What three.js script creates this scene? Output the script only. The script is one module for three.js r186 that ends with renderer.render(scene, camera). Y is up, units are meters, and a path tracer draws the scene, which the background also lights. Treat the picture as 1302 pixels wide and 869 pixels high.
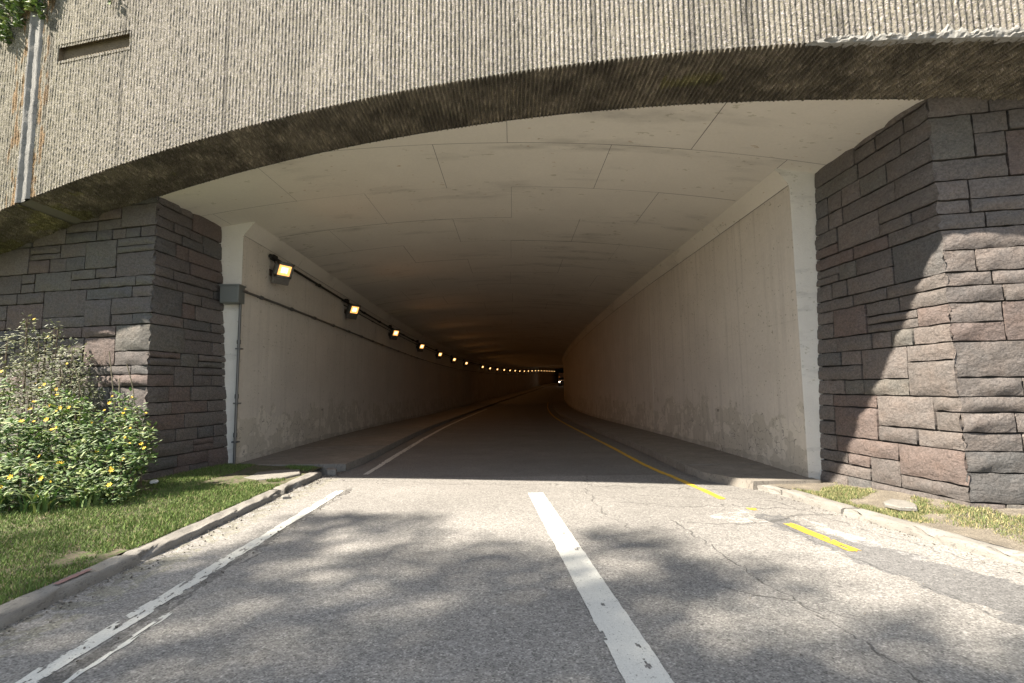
import * as THREE from 'three';
import { RoundedBoxGeometry } from 'three/addons/geometries/RoundedBoxGeometry.js';
import { mergeGeometries } from 'three/addons/utils/BufferGeometryUtils.js';

// ---------------------------------------------------------------- camera, sky, sun, exposure
// Plan coordinates used below: x to the right, y up, z FORWARD into the tunnel; v3() turns them into three.js (z negated).
const v3 = (x, y, z) => new THREE.Vector3(x, y, -z);
const scene = new THREE.Scene();
const camera = new THREE.PerspectiveCamera(70.05, 1024 / 683, 0.05, 2000);
const EYE = 1.7;
camera.position.copy(v3(0, EYE, 0));
{
  const pitch = Math.atan((491 - 434.5) / 620), roll = 0.7 * Math.PI / 180;
  const fwd = v3(0, Math.sin(pitch), Math.cos(pitch)), right0 = new THREE.Vector3(1, 0, 0);
  const up0 = new THREE.Vector3().crossVectors(right0, fwd);
  camera.up.copy(up0.multiplyScalar(Math.cos(roll)).addScaledVector(right0, Math.sin(roll)));
  camera.lookAt(camera.position.clone().add(fwd));
}
const renderer = new THREE.WebGLRenderer();
renderer.toneMapping = THREE.LinearToneMapping;
renderer.toneMappingExposure = 3.3;
renderer.shadowMap.enabled = true;

const SX = 0.85, SZ = 0.34, toSun = v3(-SX, 1, -SZ).normalize();
{ // hazy summer sky with broken white cloud, computed for every direction
  const w = 512, h = 256, d = new Float32Array(w * h * 4), S = toSun;
  const hash = (i, j, k) => { let q = Math.imul(i, 374761393) ^ Math.imul(j, 668265263) ^ Math.imul(k, 1442695041); q = Math.imul(q ^ (q >>> 13), 1274126177); return ((q ^ (q >>> 16)) >>> 0) / 4294967296; };
  const n3 = (x, y, z) => { const i = Math.floor(x), j = Math.floor(y), k = Math.floor(z), f = [x - i, y - j, z - k].map((t) => t * t * (3 - 2 * t)); let v = 0; for (let c = 0; c < 8; c++) { const a = c & 1, b = (c >> 1) & 1, e = c >> 2; v += hash(i + a, j + b, k + e) * (a ? f[0] : 1 - f[0]) * (b ? f[1] : 1 - f[1]) * (e ? f[2] : 1 - f[2]); } return v; };
  for (let y = 0; y < h; y++) for (let x = 0; x < w; x++) {
    const el = ((y + 0.5) / h - 0.5) * Math.PI, az = ((x + 0.5) / w - 0.5) * 2 * Math.PI, dx = Math.cos(el) * Math.cos(az), dy = Math.sin(el), dz = Math.cos(el) * Math.sin(az);
    const up = Math.max(0, dy), t = Math.pow(1 - up, 3), c = Math.max(0, dx * S.x + dy * S.y + dz * S.z);
    let r = 0.20 + 0.42 * t, g = 0.30 + 0.36 * t, b = 0.47 + 0.22 * t;
    const glow = 0.35 * Math.pow(c, 12); r += glow; g += glow * 0.94; b += glow * 0.85;
    const k = 2.2 / (0.25 + up); let f = 0, a = 0.5; for (let o = 0, p = 1; o < 5; o++, p *= 2.1, a *= 0.52) f += a * n3(dx * k * p + 40, o * 7 + 3, dz * k * p + 40);
    const cl = Math.min(1, Math.max(0, (f - 0.46) * 6)) * Math.min(1, up * 8); r += (0.78 - r) * cl; g += (0.76 - g) * cl; b += (0.74 - b) * cl;
    if (dy < 0) { r = 0.3; g = 0.3; b = 0.28; }
    const q = 4 * (y * w + x); d[q] = r; d[q + 1] = g; d[q + 2] = b; d[q + 3] = 1;
  }
  const t = new THREE.DataTexture(d, w, h, THREE.RGBAFormat, THREE.FloatType); t.mapping = THREE.EquirectangularReflectionMapping; t.magFilter = THREE.LinearFilter; t.needsUpdate = true;
  scene.background = t; scene.environment = t;
}
scene.backgroundIntensity = scene.environmentIntensity = 0.6;
const sun = new THREE.DirectionalLight(new THREE.Color().setRGB(1.0, 0.90, 0.76), 4.8);
sun.target.position.set(0, 0, -6); sun.position.copy(toSun).multiplyScalar(60).add(sun.target.position);
sun.castShadow = true; sun.shadow.radius = 1.5;
Object.assign(sun.shadow.camera, { left: -30, right: 30, top: 30, bottom: -30, near: 1, far: 140 });
sun.shadow.mapSize.set(2048, 2048);
scene.add(sun, sun.target);

// ---------------------------------------------------------------- helpers
function rng(seed) { let a = seed >>> 0; return () => { a = (a + 0x6D2B79F5) | 0; let t = Math.imul(a ^ (a >>> 15), 1 | a); t = (t + Math.imul(t ^ (t >>> 7), 61 | t)) ^ t; return ((t ^ (t >>> 14)) >>> 0) / 4294967296; }; }
const clamp = (x, a = 0, b = 1) => Math.min(b, Math.max(a, x));
const lerp = (a, b, t) => a + (b - a) * t;
const smooth = (a, b, x) => { const t = clamp((x - a) / (b - a)); return t * t * (3 - 2 * t); };
function hash2(i, j, s = 0) { let h = Math.imul(i | 0, 374761393) ^ Math.imul(j | 0, 668265263) ^ Math.imul(s | 0, 2147483647 ^ 0x9E3779B1); h = Math.imul(h ^ (h >>> 13), 1274126177); return ((h ^ (h >>> 16)) >>> 0) / 4294967296; }
function vnoise(x, y, s = 0) {
  const i = Math.floor(x), j = Math.floor(y), fx = x - i, fy = y - j, u = fx * fx * (3 - 2 * fx), w = fy * fy * (3 - 2 * fy);
  return lerp(lerp(hash2(i, j, s), hash2(i + 1, j, s), u), lerp(hash2(i, j + 1, s), hash2(i + 1, j + 1, s), u), w);
}
function fbm(x, y, o = 4, s = 0) { let v = 0, a = 0.5, n = 0; for (let k = 0; k < o; k++) { v += a * vnoise(x, y, s + k); n += a; a *= 0.5; x *= 2.03; y *= 2.03; } return v / n; }
function table(rows) {                                   // smooth curve through [z, value] rows
  const n = rows.length, m = rows.map((r, i) => { const a = rows[Math.max(0, i - 1)], b = rows[Math.min(n - 1, i + 1)]; return (b[1] - a[1]) / (b[0] - a[0]); });
  return (z) => {
    if (z <= rows[0][0]) return rows[0][1];
    if (z >= rows[n - 1][0]) return rows[n - 1][1] + m[n - 1] * (z - rows[n - 1][0]);
    let i = 0; while (rows[i + 1][0] < z) i++;
    const h = rows[i + 1][0] - rows[i][0], t = (z - rows[i][0]) / h, t2 = t * t, t3 = t2 * t;
    return rows[i][1] * (2 * t3 - 3 * t2 + 1) + m[i] * h * (t3 - 2 * t2 + t) + rows[i + 1][1] * (3 * t2 - 2 * t3) + m[i + 1] * h * (t3 - t2);
  };
}
// tileable noise field, 0..1, of w x h pixels; cells = lattice cells across the tile at the first octave
function field(w, h, cx, cy, oct, seed) {
  const out = new Float32Array(w * h); let amp = 1, norm = 0;
  for (let o = 0; o < oct; o++) {
    const R = rng(seed + o * 101), L = new Float32Array(cx * cy); for (let i = 0; i < L.length; i++) L[i] = R();
    const xi0 = new Int32Array(w), xi1 = new Int32Array(w), xu = new Float32Array(w);
    for (let x = 0; x < w; x++) { const f = x / w * cx, i = Math.floor(f), u = f - i; xi0[x] = i % cx; xi1[x] = (i + 1) % cx; xu[x] = u * u * (3 - 2 * u); }
    for (let y = 0; y < h; y++) {
      const f = y / h * cy, j = Math.floor(f), v = f - j, vv = v * v * (3 - 2 * v), r0 = (j % cy) * cx, r1 = ((j + 1) % cy) * cx;
      for (let x = 0; x < w; x++) {
        const a = L[r0 + xi0[x]], b = L[r0 + xi1[x]], c = L[r1 + xi0[x]], d = L[r1 + xi1[x]], u = xu[x], p = a + (b - a) * u, q = c + (d - c) * u;
        out[y * w + x] += amp * (p + (q - p) * vv);
      }
    }
    norm += amp; amp *= 0.55; cx = Math.min(cx * 2, w); cy = Math.min(cy * 2, h);
  }
  for (let i = 0; i < out.length; i++) out[i] /= norm;
  return out;
}
const ENC = new Uint8Array(4097); for (let i = 0; i <= 4096; i++) { const l = i / 4096; ENC[i] = Math.round(255 * (l <= 0.0031308 ? 12.92 * l : 1.055 * l ** (1 / 2.4) - 0.055)); }
const enc = (l) => ENC[l <= 0 ? 0 : l >= 1 ? 4096 : (l * 4096) | 0];
function texture(w, h, fill, colour = true, wrap = true) {      // fill(i, x, y) returns [r, g, b] linear or one number
  const d = new Uint8Array(w * h * 4);
  for (let y = 0, i = 0; y < h; y++) for (let x = 0; x < w; x++, i++) {
    const c = fill(i, x, y);
    if (colour) { d[4 * i] = enc(c[0]); d[4 * i + 1] = enc(c[1]); d[4 * i + 2] = enc(c[2]); } else { d[4 * i] = d[4 * i + 1] = d[4 * i + 2] = clamp(c) * 255; }
    d[4 * i + 3] = 255;
  }
  const t = new THREE.DataTexture(d, w, h); t.magFilter = THREE.LinearFilter; t.minFilter = THREE.LinearMipmapLinearFilter; t.generateMipmaps = true;
  if (wrap) t.wrapS = t.wrapT = THREE.RepeatWrapping;
  if (colour) t.colorSpace = THREE.SRGBColorSpace;
  t.needsUpdate = true; return t;
}
class MB {                                                // collects vertices in plan coordinates
  constructor() { this.p = []; this.uv = []; this.c = []; this.i = []; this.n = 0; }
  v(x, y, z, u = 0, w = 0, c = null) { this.p.push(x, y, -z); this.uv.push(u, w); if (c) this.c.push(c[0], c[1], c[2]); return this.n++; }
  tri(a, b, c) { this.i.push(a, c, b); }                 // counter-clockwise in plan coordinates seen from outside
  quad(a, b, c, d) { this.tri(a, b, c); this.tri(a, c, d); }
  geo() {
    const g = new THREE.BufferGeometry();
    g.setAttribute('position', new THREE.Float32BufferAttribute(this.p, 3)); g.setAttribute('uv', new THREE.Float32BufferAttribute(this.uv, 2));
    if (this.c.length) g.setAttribute('color', new THREE.Float32BufferAttribute(this.c, 3));
    g.setIndex(this.i); g.computeVertexNormals(); return g;
  }
}
function grid(mb, nu, nv, f) {                            // f(u, v) -> [x, y, z, s, t, colour]
  const base = mb.n;
  for (let j = 0; j <= nv; j++) for (let i = 0; i <= nu; i++) mb.v(...f(i / nu, j / nv, i, j));
  for (let j = 0; j < nv; j++) for (let i = 0; i < nu; i++) { const a = base + j * (nu + 1) + i; mb.quad(a, a + 1, a + nu + 2, a + nu + 1); }
}
const taken = new Map();
function numbered(name) { const k = taken.get(name) ?? 0; taken.set(name, k + 1); return k ? `${name}_${String(k).padStart(3, '0')}` : name; }
function mesh(name, geo, mat, parent) {
  const m = new THREE.Mesh(geo, mat); m.castShadow = m.receiveShadow = true;
  if (parent) { m.name = name; parent.add(m); } else { m.name = numbered(name); scene.add(m); }
  return m;
}
function thing(name, label, category, group) { const o = new THREE.Group(); o.name = numbered(name); o.userData = { label, category }; if (group) o.userData.group = group; scene.add(o); return o; }
function tag(o, label, category, group) { o.userData = { label, category }; if (group) o.userData.group = group; return o; }
function structure(name, geo, mat, label) { const m = mesh(name, geo, mat); m.userData = { kind: 'structure' }; if (label) m.userData.label = label; return m; }
const col = (r, g, b) => new THREE.Color().setRGB(r, g, b);
const std = (o) => new THREE.MeshStandardMaterial({ roughness: 0.9, ...o });
function box(x0, x1, y0, y1, z0, z1) { const g = new THREE.BoxGeometry(x1 - x0, y1 - y0, z1 - z0); g.translate((x0 + x1) / 2, (y0 + y1) / 2, -(z0 + z1) / 2); return g; }
function tube(pts, r, seg = 8, n) { return new THREE.TubeGeometry(new THREE.CatmullRomCurve3(pts.map((p) => v3(...p))), n ?? pts.length * 4, r, seg, false); }

// ---------------------------------------------------------------- the plan of the place
const leftWall = table([[6, -5.8], [11.6, -5.84], [17, -5.95], [23.7, -6.03], [30.4, -5.97], [36.7, -5.78], [43.2, -5.48], [50, -5.05], [61.8, -4.1], [71.9, -3.1], [84.5, -1.45], [100.3, 0.75], [108, 1.95], [127, 5.1], [142.7, 7.8], [178, 14.6], [210, 21.6], [260, 34]]);
const rightWall = (z) => leftWall(z) + 10.66;
const roadY = table([[-60, 0], [10, 0], [11.6, -0.005], [17, -0.06], [23.7, -0.17], [30.4, -0.29], [36.7, -0.37], [43.2, -0.41], [50, -0.42], [61.8, -0.34], [71.9, -0.26], [84.5, -0.03], [100, 0.28], [108, 0.46], [127, 1.1], [142.7, 1.6], [178, 2.4], [260, 4.0]]);
const SKEW = 0.224, portalZ = (x) => 5.96 + SKEW * (5.38 - x);             // front face of the stone piers
const OVER = 1.12;                                                          // overhang of the concrete fascia
const arch = (x) => 5.77 - 0.0148 * (x + 0.25) ** 2;                        // underside of the arch
const ceilY = (x, z) => { const m = (leftWall(z) + rightWall(z)) / 2; return arch(x - (m + 0.5) * smooth(12, 40, z)) + roadY(z); };
const END = 340;
const rightKerb = table([[-12, 9.2], [-4, 7.0], [0, 5.85], [3, 5.0], [4.57, 4.6], [6.5, 4.19], [7.7, 3.95], [8.3, 3.62], [8.8, 3.36], [9.5, 3.31], [11, 3.29]]);
const rightEdge = (z) => (z < 11 ? rightKerb(z) : rightWall(z) - 1.53);
const leftEdge = (z) => (z < 9.6 ? -3.7 : lerp(-3.7, leftWall(z) + 2.45, smooth(9.6, 10.6, z)));

// ---------------------------------------------------------------- textures
const T = 1024;
const fA = field(T, T, 8, 8, 6, 11), fB = field(T, T, 64, 64, 4, 23), fC = field(T, T, 256, 256, 3, 37), fD = field(T, T, 4, 4, 5, 51);
const wn = new Float32Array(T * T); { const R = rng(77); for (let i = 0; i < wn.length; i++) wn[i] = R(); }
const tileAt = (f, x, y) => f[((y & (T - 1)) << 10) | (x & (T - 1))];
// old asphalt, one tile = 3.2 m
const asphaltBase = (x, y) => {
  const g = tileAt(fC, x, y), w = tileAt(wn, x >> 1, y >> 1), w2 = tileAt(wn, x + 313, y + 71);
  let l = 0.2 * (0.78 + 0.44 * tileAt(fA, x >> 1, y >> 1)) * (0.62 + 0.76 * g);
  if (w > 0.86) l *= 1.45; else if (w < 0.16) l *= 0.58;
  if (w2 > 0.97) l *= 1.5;
  return l;
};
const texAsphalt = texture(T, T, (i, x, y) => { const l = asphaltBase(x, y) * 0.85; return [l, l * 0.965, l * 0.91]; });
const bumpAsphalt = texture(T, T, (i, x, y) => 0.55 * tileAt(fC, x, y) + 0.45 * tileAt(wn, x >> 1, y >> 1), false);
// the stretch of road before the portal: grain, patches, cracks
const RX0 = -3.95, RX1 = 6.25, RZ0 = 1.0, RZ1 = 9.35, N = 2048;
const crackMask = new Float32Array(N * N);
function crack(pts, width, jag, seed, depth = 1) {
  const R = rng(seed);
  for (let k = 0; k + 1 < pts.length; k++) {
    const [x0, z0] = pts[k], [x1, z1] = pts[k + 1], L = Math.hypot(x1 - x0, z1 - z0), steps = Math.ceil(L / 0.002);
    for (let s = 0; s <= steps; s++) {
      const t = s / steps, ox = (fbm(L * t * 6 + k * 9, seed, 4) - 0.5) * jag * 2, oz = (fbm(L * t * 6 + k * 9 + 50, seed + 3, 4) - 0.5) * jag * 2;
      const x = lerp(x0, x1, t) + ox, z = lerp(z0, z1, t) + oz, w = width * (0.35 + 1.1 * vnoise(L * t * 9, seed + k, 5));
      const cx = (x - RX0) / (RX1 - RX0) * N, cz = (z - RZ0) / (RZ1 - RZ0) * N, rx = Math.max(0.6, w / (RX1 - RX0) * N), rz = Math.max(0.6, w / (RZ1 - RZ0) * N);
      for (let j = Math.floor(cz - rz); j <= cz + rz; j++) for (let i = Math.floor(cx - rx); i <= cx + rx; i++) {
        if (i < 0 || j < 0 || i >= N || j >= N) continue;
        const q = ((i - cx) / rx) ** 2 + ((j - cz) / rz) ** 2; if (q < 1.1) crackMask[j * N + i] = Math.max(crackMask[j * N + i], depth * (0.75 + 0.25 * R()));
      }
    }
  }
}
crack([[1.4, 9.35], [1.33, 8.9], [1.16, 8.02], [1.2, 6.6], [1.35, 5.9]], 0.008, 0.10, 5, 0.8);
crack([[1.95, 6.3], [2.05, 5.3], [2.1, 4.72], [2.18, 3.98], [2.24, 3.71], [2.26, 3.39], [2.27, 3.2], [2.29, 2.92], [2.4, 1.6]], 0.007, 0.07, 9);
crack([[1.75, 4.25], [1.9, 4.1], [2.18, 3.95]], 0.01, 0.05, 13, 0.9);
crack([[2.3, 3.9], [2.6, 3.5], [2.75, 3.1], [2.78, 2.7]], 0.005, 0.06, 14, 0.6);
crack([[-3.6, 9.2], [-2.2, 9.02], [-1.0, 8.75], [0.6, 8.62], [2.1, 8.3], [3.5, 7.85]], 0.012, 0.2, 15, 0.7);
crack([[-2.9, 9.0], [-1.9, 8.7], [-0.9, 8.72], [0.2, 8.35]], 0.008, 0.16, 16, 0.7);
crack([[1.5, 7.3], [2.3, 6.95], [3.0, 7.0], [3.9, 6.7]], 0.014, 0.14, 17, 0.8);
crack([[2.0, 7.7], [2.9, 7.45], [3.9, 7.3]], 0.008, 0.12, 18, 0.7);
crack([[2.1, 6.15], [2.9, 6.1], [3.25, 6.2], [3.7, 6.5], [4.1, 6.45]], 0.02, 0.1, 19, 0.7);
crack([[3.15, 6.22], [3.24, 4.95], [3.31, 4.46], [3.44, 3.97], [3.47, 3.49], [3.6, 2.6]], 0.01, 0.08, 21, 0.6);
crack([[3.7, 7.2], [4.0, 6.0], [4.25, 5.0], [4.5, 4.1]], 0.012, 0.1, 22, 0.6);
crack([[-3.3, 4.2], [-2.95, 4.5], [-2.3, 4.6]], 0.006, 0.1, 24, 0.6);
crack([[-2.78, 8.4], [-2.8, 7], [-2.78, 5.9], [-2.77, 4.6], [-2.74, 3.6], [-2.72, 2.6], [-2.7, 1.2]], 0.035, 0.09, 31, 0.75);
crack([[-2.74, 8.0], [-2.74, 6.2], [-2.7, 4.4], [-2.66, 3.0], [-2.6, 1.2]], 0.014, 0.12, 33, 0.8);
const inPoly = (p, x, z) => { let r = false; for (let i = 0, j = p.length - 1; i < p.length; j = i++) if ((p[i][1] > z) !== (p[j][1] > z) && x < (p[j][0] - p[i][0]) * (z - p[i][1]) / (p[j][1] - p[i][1]) + p[i][0]) r = !r; return r; };
const darkPatch = [[3.1, 6.3], [3.24, 4.95], [3.31, 4.46], [3.44, 3.97], [3.5, 3.4], [3.7, 1.5], [5.0, 1.5], [4.55, 3.2], [4.2, 4.19], [3.97, 4.78], [3.77, 5.19], [3.5, 5.6], [3.38, 6.58]];
const pale = [[[2.45, 6.5], [3.04, 6.72], [3.1, 6.17], [2.5, 6.08]], [[3.62, 6.4], [3.7, 5.68], [3.86, 5.27], [3.64, 5.16], [3.54, 5.8]], [[3.78, 5.0], [3.9, 4.96], [3.97, 4.72], [3.85, 4.78]]];
const texRoad = texture(N, N, (i, px, py) => {
  const x = RX0 + (px + 0.5) / N * (RX1 - RX0), z = RZ0 + (py + 0.5) / N * (RZ1 - RZ0);
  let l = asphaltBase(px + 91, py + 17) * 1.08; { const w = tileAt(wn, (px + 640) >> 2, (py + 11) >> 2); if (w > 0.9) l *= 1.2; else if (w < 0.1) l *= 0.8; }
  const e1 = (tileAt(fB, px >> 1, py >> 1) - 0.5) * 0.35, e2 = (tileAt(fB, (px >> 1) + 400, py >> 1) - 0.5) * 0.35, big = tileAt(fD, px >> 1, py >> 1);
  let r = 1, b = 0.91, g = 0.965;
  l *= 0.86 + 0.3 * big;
  if (inPoly(darkPatch, x + e1, z + e2)) { l = 0.6 * l + 0.005; b = 0.98; g = 0.99; }
  for (const p of pale) if (inPoly(p, x + e1 * 0.7, z + e2 * 0.7) && tileAt(fB, px, py) > 0.42) l *= 1.45;
  if (x > 3.2 && z > 6.9 + e1) { l *= 0.9; }
  const ck = crackMask[i]; if (ck > 0) l *= 1 - 0.55 * ck;
  const gut = smooth(-3.3, -3.65, x + e1 * 0.5); if (gut > 0 && tileAt(fB, px, py) > 0.5) { l *= 1 - 0.28 * gut; b = 0.82; }   // grit along the kerb
  const spot = tileAt(fB, px + 222, py + 531); if (spot > 0.86) l *= 0.62;                                              // tar spots
  return [l * r, l * g, l * b];
}, true, false);
const bumpRoad = texture(N, N, (i, px, py) => clamp((0.55 * tileAt(fC, px + 91, py + 17) + 0.45 * tileAt(wn, (px + 91) >> 1, (py + 17) >> 1)) * 0.6 + 0.4 - 0.9 * crackMask[i]), false, false);
// plain concrete, one tile = 2 m
const texConcrete = texture(T, T, (i, x, y) => { let l = 0.225 * (0.7 + 0.6 * fA[i]) * (0.85 + 0.3 * fC[i]); if (fB[i] > 0.68) l *= 0.7; if (wn[i] > 0.985) l *= 0.55; return [l, l * 0.955, l * 0.87]; });
const bumpConcrete = texture(T, T, (i) => 0.4 * fB[i] + 0.4 * fC[i] + 0.2 * wn[i], false);
// fascia concrete with exposed aggregate, one tile = 0.8 m
const texAggregate = texture(T, T, (i, x, y) => {
  const k = tileAt(fC, x >> 1, y >> 1), q = tileAt(wn, (x + 2 * Math.sin(y * 0.4)) >> 4, (y + 2 * Math.sin(x * 0.4)) >> 4), q2 = tileAt(wn, (x + 3) >> 3, (y + 5) >> 3);
  let l = 0.24 * (0.7 + 0.6 * k), b = 0.81, g = 0.945;
  if (q > 0.9) { l *= 1.75; b = 0.92; } else if (q < 0.07) { l *= 0.35; b = 0.85; } else if (q > 0.8) { b = 0.66; l *= 0.9; }
  if (q2 > 0.93) l *= 1.35; else if (q2 < 0.06) l *= 0.55;
  return [l, l * g, l * b];
});
const bumpAggregate = texture(T, T, (i, x, y) => 0.45 * tileAt(wn, x >> 4, y >> 4) + 0.3 * tileAt(fC, x >> 1, y >> 1) + 0.25 * tileAt(wn, (x + 3) >> 2, (y + 5) >> 2), false);
// granite, one tile = 1.2 m, neutral: multiplied by each stone's own colour
const texGranite = texture(T, T, (i, x, y) => {
  let l = 0.62 * (0.55 + 0.9 * fB[i]) * (0.7 + 0.6 * tileAt(fC, x, y)); if (tileAt(wn, x >> 1, y >> 1) > 0.975) l *= 1.6; if (tileAt(wn, (x >> 1) + 50, y >> 1) < 0.05) l *= 0.6;
  const w = (fA[i] - 0.5) * 0.14; return [clamp(l * (1 + w)), clamp(l), clamp(l * (1 - w * 0.7))];
});
const ridged = field(T, T, 16, 24, 6, 91);
const bumpGranite = texture(T, T, (i, x, y) => 0.5 * ridged[i] + 0.2 * Math.abs(2 * fA[i] - 1) + 0.2 * fB[i] + 0.1 * tileAt(wn, x >> 1, y >> 1), false);
// painted tunnel wall, tile = 11 m x 5.5 m (u along, v up from the pavement)
const WW = 2048, WH = 1024;
const wCol = field(WW, WH, 128, 2, 3, 201), wBig = field(WW, WH, 10, 6, 6, 205), wFine = field(WW, WH, 256, 128, 4, 209), wRag = field(WW, WH, 40, 20, 5, 213), wCr = field(WW, WH, 26, 13, 4, 217);
function wallTexture(dirt) {
  return texture(WW, WH, (i, x, y) => {
    const h = y / WH * 5.5;
    let l = 0.66 * (0.88 + 0.2 * wBig[i]) * (0.93 + 0.14 * wFine[i]), g = 0.935, b = 0.84;
    const s = wCol[i]; if (s > 0.52) l *= 1 - 0.45 * dirt * (s - 0.52) * (wBig[i] > 0.4 ? 1 : 0.5);                  // run-down streaks along the board marks
    const edge = 0.25 + 1.35 * wRag[i] + 0.8 * (wBig[i] - 0.5);                                                     // ragged splash line above the pavement
    if (h < edge) {
      l *= 1 - 0.14 * dirt; b -= 0.03;
      if (wRag[(i + 5000) % (WW * WH)] > 0.56) { l *= 1.22; g = 0.94; b = 0.83; }                                    // flaked patches of bare render
      if (Math.abs(wCr[i] - 0.5) < 0.006 && wBig[i] > 0.46) l *= 0.5;                                               // crazing
    }
    if (h < 0.02 + 0.2 * wRag[i]) l *= 0.8;
    if (wFine[i] > 0.735 && wRag[i] > 0.5) { l *= 0.55; b *= 0.9; }                                                   // rust and soot spots
    const bx = x % 256; if (bx < 2 && wBig[i] > 0.45) l *= 0.9;                                                      // form board marks
    if (Math.abs(h - 2.62) < 0.006) l *= 0.92;
    return [l, l * g, l * b];
  });
}
const texWallA = wallTexture(1), texWallB = wallTexture(0.75);
const bumpWall = texture(WW, WH, (i, x) => 0.5 * wCol[i] + 0.4 * wFine[i] - (x % 256 < 3 ? 0.3 : 0) + 0.1, false);
// painted ceiling, tile = 8 m
const cStain = field(T, T, 6, 22, 6, 301), cSpot = field(T, T, 48, 96, 4, 307);
const texCeil = texture(T, T, (i, x, y) => {
  let l = 0.70 * (0.92 + 0.16 * fA[i]) * (0.96 + 0.08 * fC[i]), g = 0.952, b = 0.86;
  if (cStain[i] > 0.58) l *= 1 - 1.0 * (cStain[i] - 0.58) * (0.4 + cSpot[i]);
  if (cSpot[i] > 0.76 && cStain[i] > 0.5) { l *= 0.75; b *= 0.93; }
  if (cSpot[(i + 70000) % (T * T)] > 0.83) { l *= 0.75; g *= 0.88; b *= 0.75; }
  return [l, l * g, l * b];
});
// soil with thatch, one tile = 2 m
const texSoil = texture(T, T, (i, x, y) => { const l = 0.09 * (0.5 + 1.0 * fA[i]) * (0.6 + 0.8 * fC[i]), gr = clamp((fB[i] - 0.42) * 5); let p = tileAt(wn, x >> 2, y >> 2) > 0.96 ? 1.7 : 1; return [lerp(l * 1.25, l * 0.7, gr) * p, lerp(l * 1.05, l * 0.95, gr) * p, lerp(l * 0.75, l * 0.28, gr) * p]; });
const texDirt = texture(T, T, (i, x, y) => { let l = 0.17 * (0.55 + 0.9 * fA[i]) * (0.65 + 0.7 * fC[i]); const w = tileAt(wn, x >> 2, y >> 2); if (w > 0.93) l *= 1.6; else if (w < 0.1) l *= 0.6; return [l, l * 0.88, l * 0.7]; });
const texPaint = texture(512, 512, (i, x, y) => { const q = tileAt(fB, x * 2, y * 2), k = tileAt(fC, x, y); let l = 0.9 * (0.86 + 0.28 * k); if (q > 0.74) l *= 0.5; if (tileAt(wn, x, y) > 0.97) l *= 0.6; return [l, l, l]; });

// ---------------------------------------------------------------- materials
const M = {
  road: std({ map: texRoad, bumpMap: bumpRoad, bumpScale: 0.006, roughness: 0.93 }),
  asphalt: std({ map: texAsphalt, bumpMap: bumpAsphalt, bumpScale: 0.005, roughness: 0.93 }),
  concrete: std({ map: texConcrete, bumpMap: bumpConcrete, bumpScale: 0.006 }),
  walk: std({ map: texConcrete, bumpMap: bumpConcrete, bumpScale: 0.004, color: col(1.0, 0.96, 0.92) }),
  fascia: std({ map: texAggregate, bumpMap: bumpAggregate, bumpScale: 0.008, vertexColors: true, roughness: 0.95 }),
  slot: std({ map: texConcrete, color: col(0.72, 0.6, 0.44) }),
  sealant: std({ map: texConcrete, bumpMap: bumpConcrete, bumpScale: 0.012, color: col(1.1, 1.15, 1.22) }),
  mortarWhite: std({ map: texConcrete, bumpMap: bumpConcrete, bumpScale: 0.01, color: col(1.4, 1.44, 1.48) }),
  mortar: std({ color: col(0.05, 0.046, 0.042), roughness: 1 }),
  wallA: std({ map: texWallA, bumpMap: bumpWall, bumpScale: 0.006, roughness: 0.82 }),
  wallB: std({ map: texWallB, bumpMap: bumpWall, bumpScale: 0.006, roughness: 0.82 }),
  wallEnd: std({ map: texCeil, bumpMap: bumpConcrete, bumpScale: 0.006, roughness: 0.8, color: col(1.06, 1.08, 1.1) }),
  ceil: std({ map: texCeil, bumpMap: bumpConcrete, bumpScale: 0.003, roughness: 0.85 }),
  backing: std({ color: col(0.16, 0.15, 0.135), roughness: 1 }),
  soil: std({ map: texSoil, roughness: 1 }),
  dryDirt: std({ map: texDirt, bumpMap: bumpConcrete, bumpScale: 0.02, roughness: 1 }),
  earth: std({ color: col(0.075, 0.09, 0.035), roughness: 1 }),
  whitePaint: std({ map: texPaint, color: col(0.64, 0.64, 0.6), roughness: 0.7 }),
  yellowPaint: std({ map: texPaint, color: col(0.68, 0.43, 0.045), roughness: 0.7 }),
  blackIron: std({ color: col(0.02, 0.019, 0.018), roughness: 0.6, metalness: 0.3 }),
  conduit: std({ color: col(0.16, 0.16, 0.155), roughness: 0.5, metalness: 0.5 }),
  greyBox: std({ color: col(0.17, 0.185, 0.18), roughness: 0.5, metalness: 0.2 }),
  galv: std({ map: texConcrete, color: col(0.75, 0.76, 0.78), roughness: 0.55, metalness: 0.4 }),
};
const stoneMats = [[0.198, 0.176, 0.164], [0.228, 0.200, 0.186], [0.205, 0.162, 0.148], [0.162, 0.156, 0.153], [0.194, 0.182, 0.166], [0.236, 0.205, 0.190], [0.178, 0.158, 0.150]]
  .map(([r, g, b]) => std({ map: texGranite, bumpMap: bumpGranite, bumpScale: 0.034, color: col(r * 1.1, g * 1.1, b * 1.1), roughness: 0.88 }));

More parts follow.
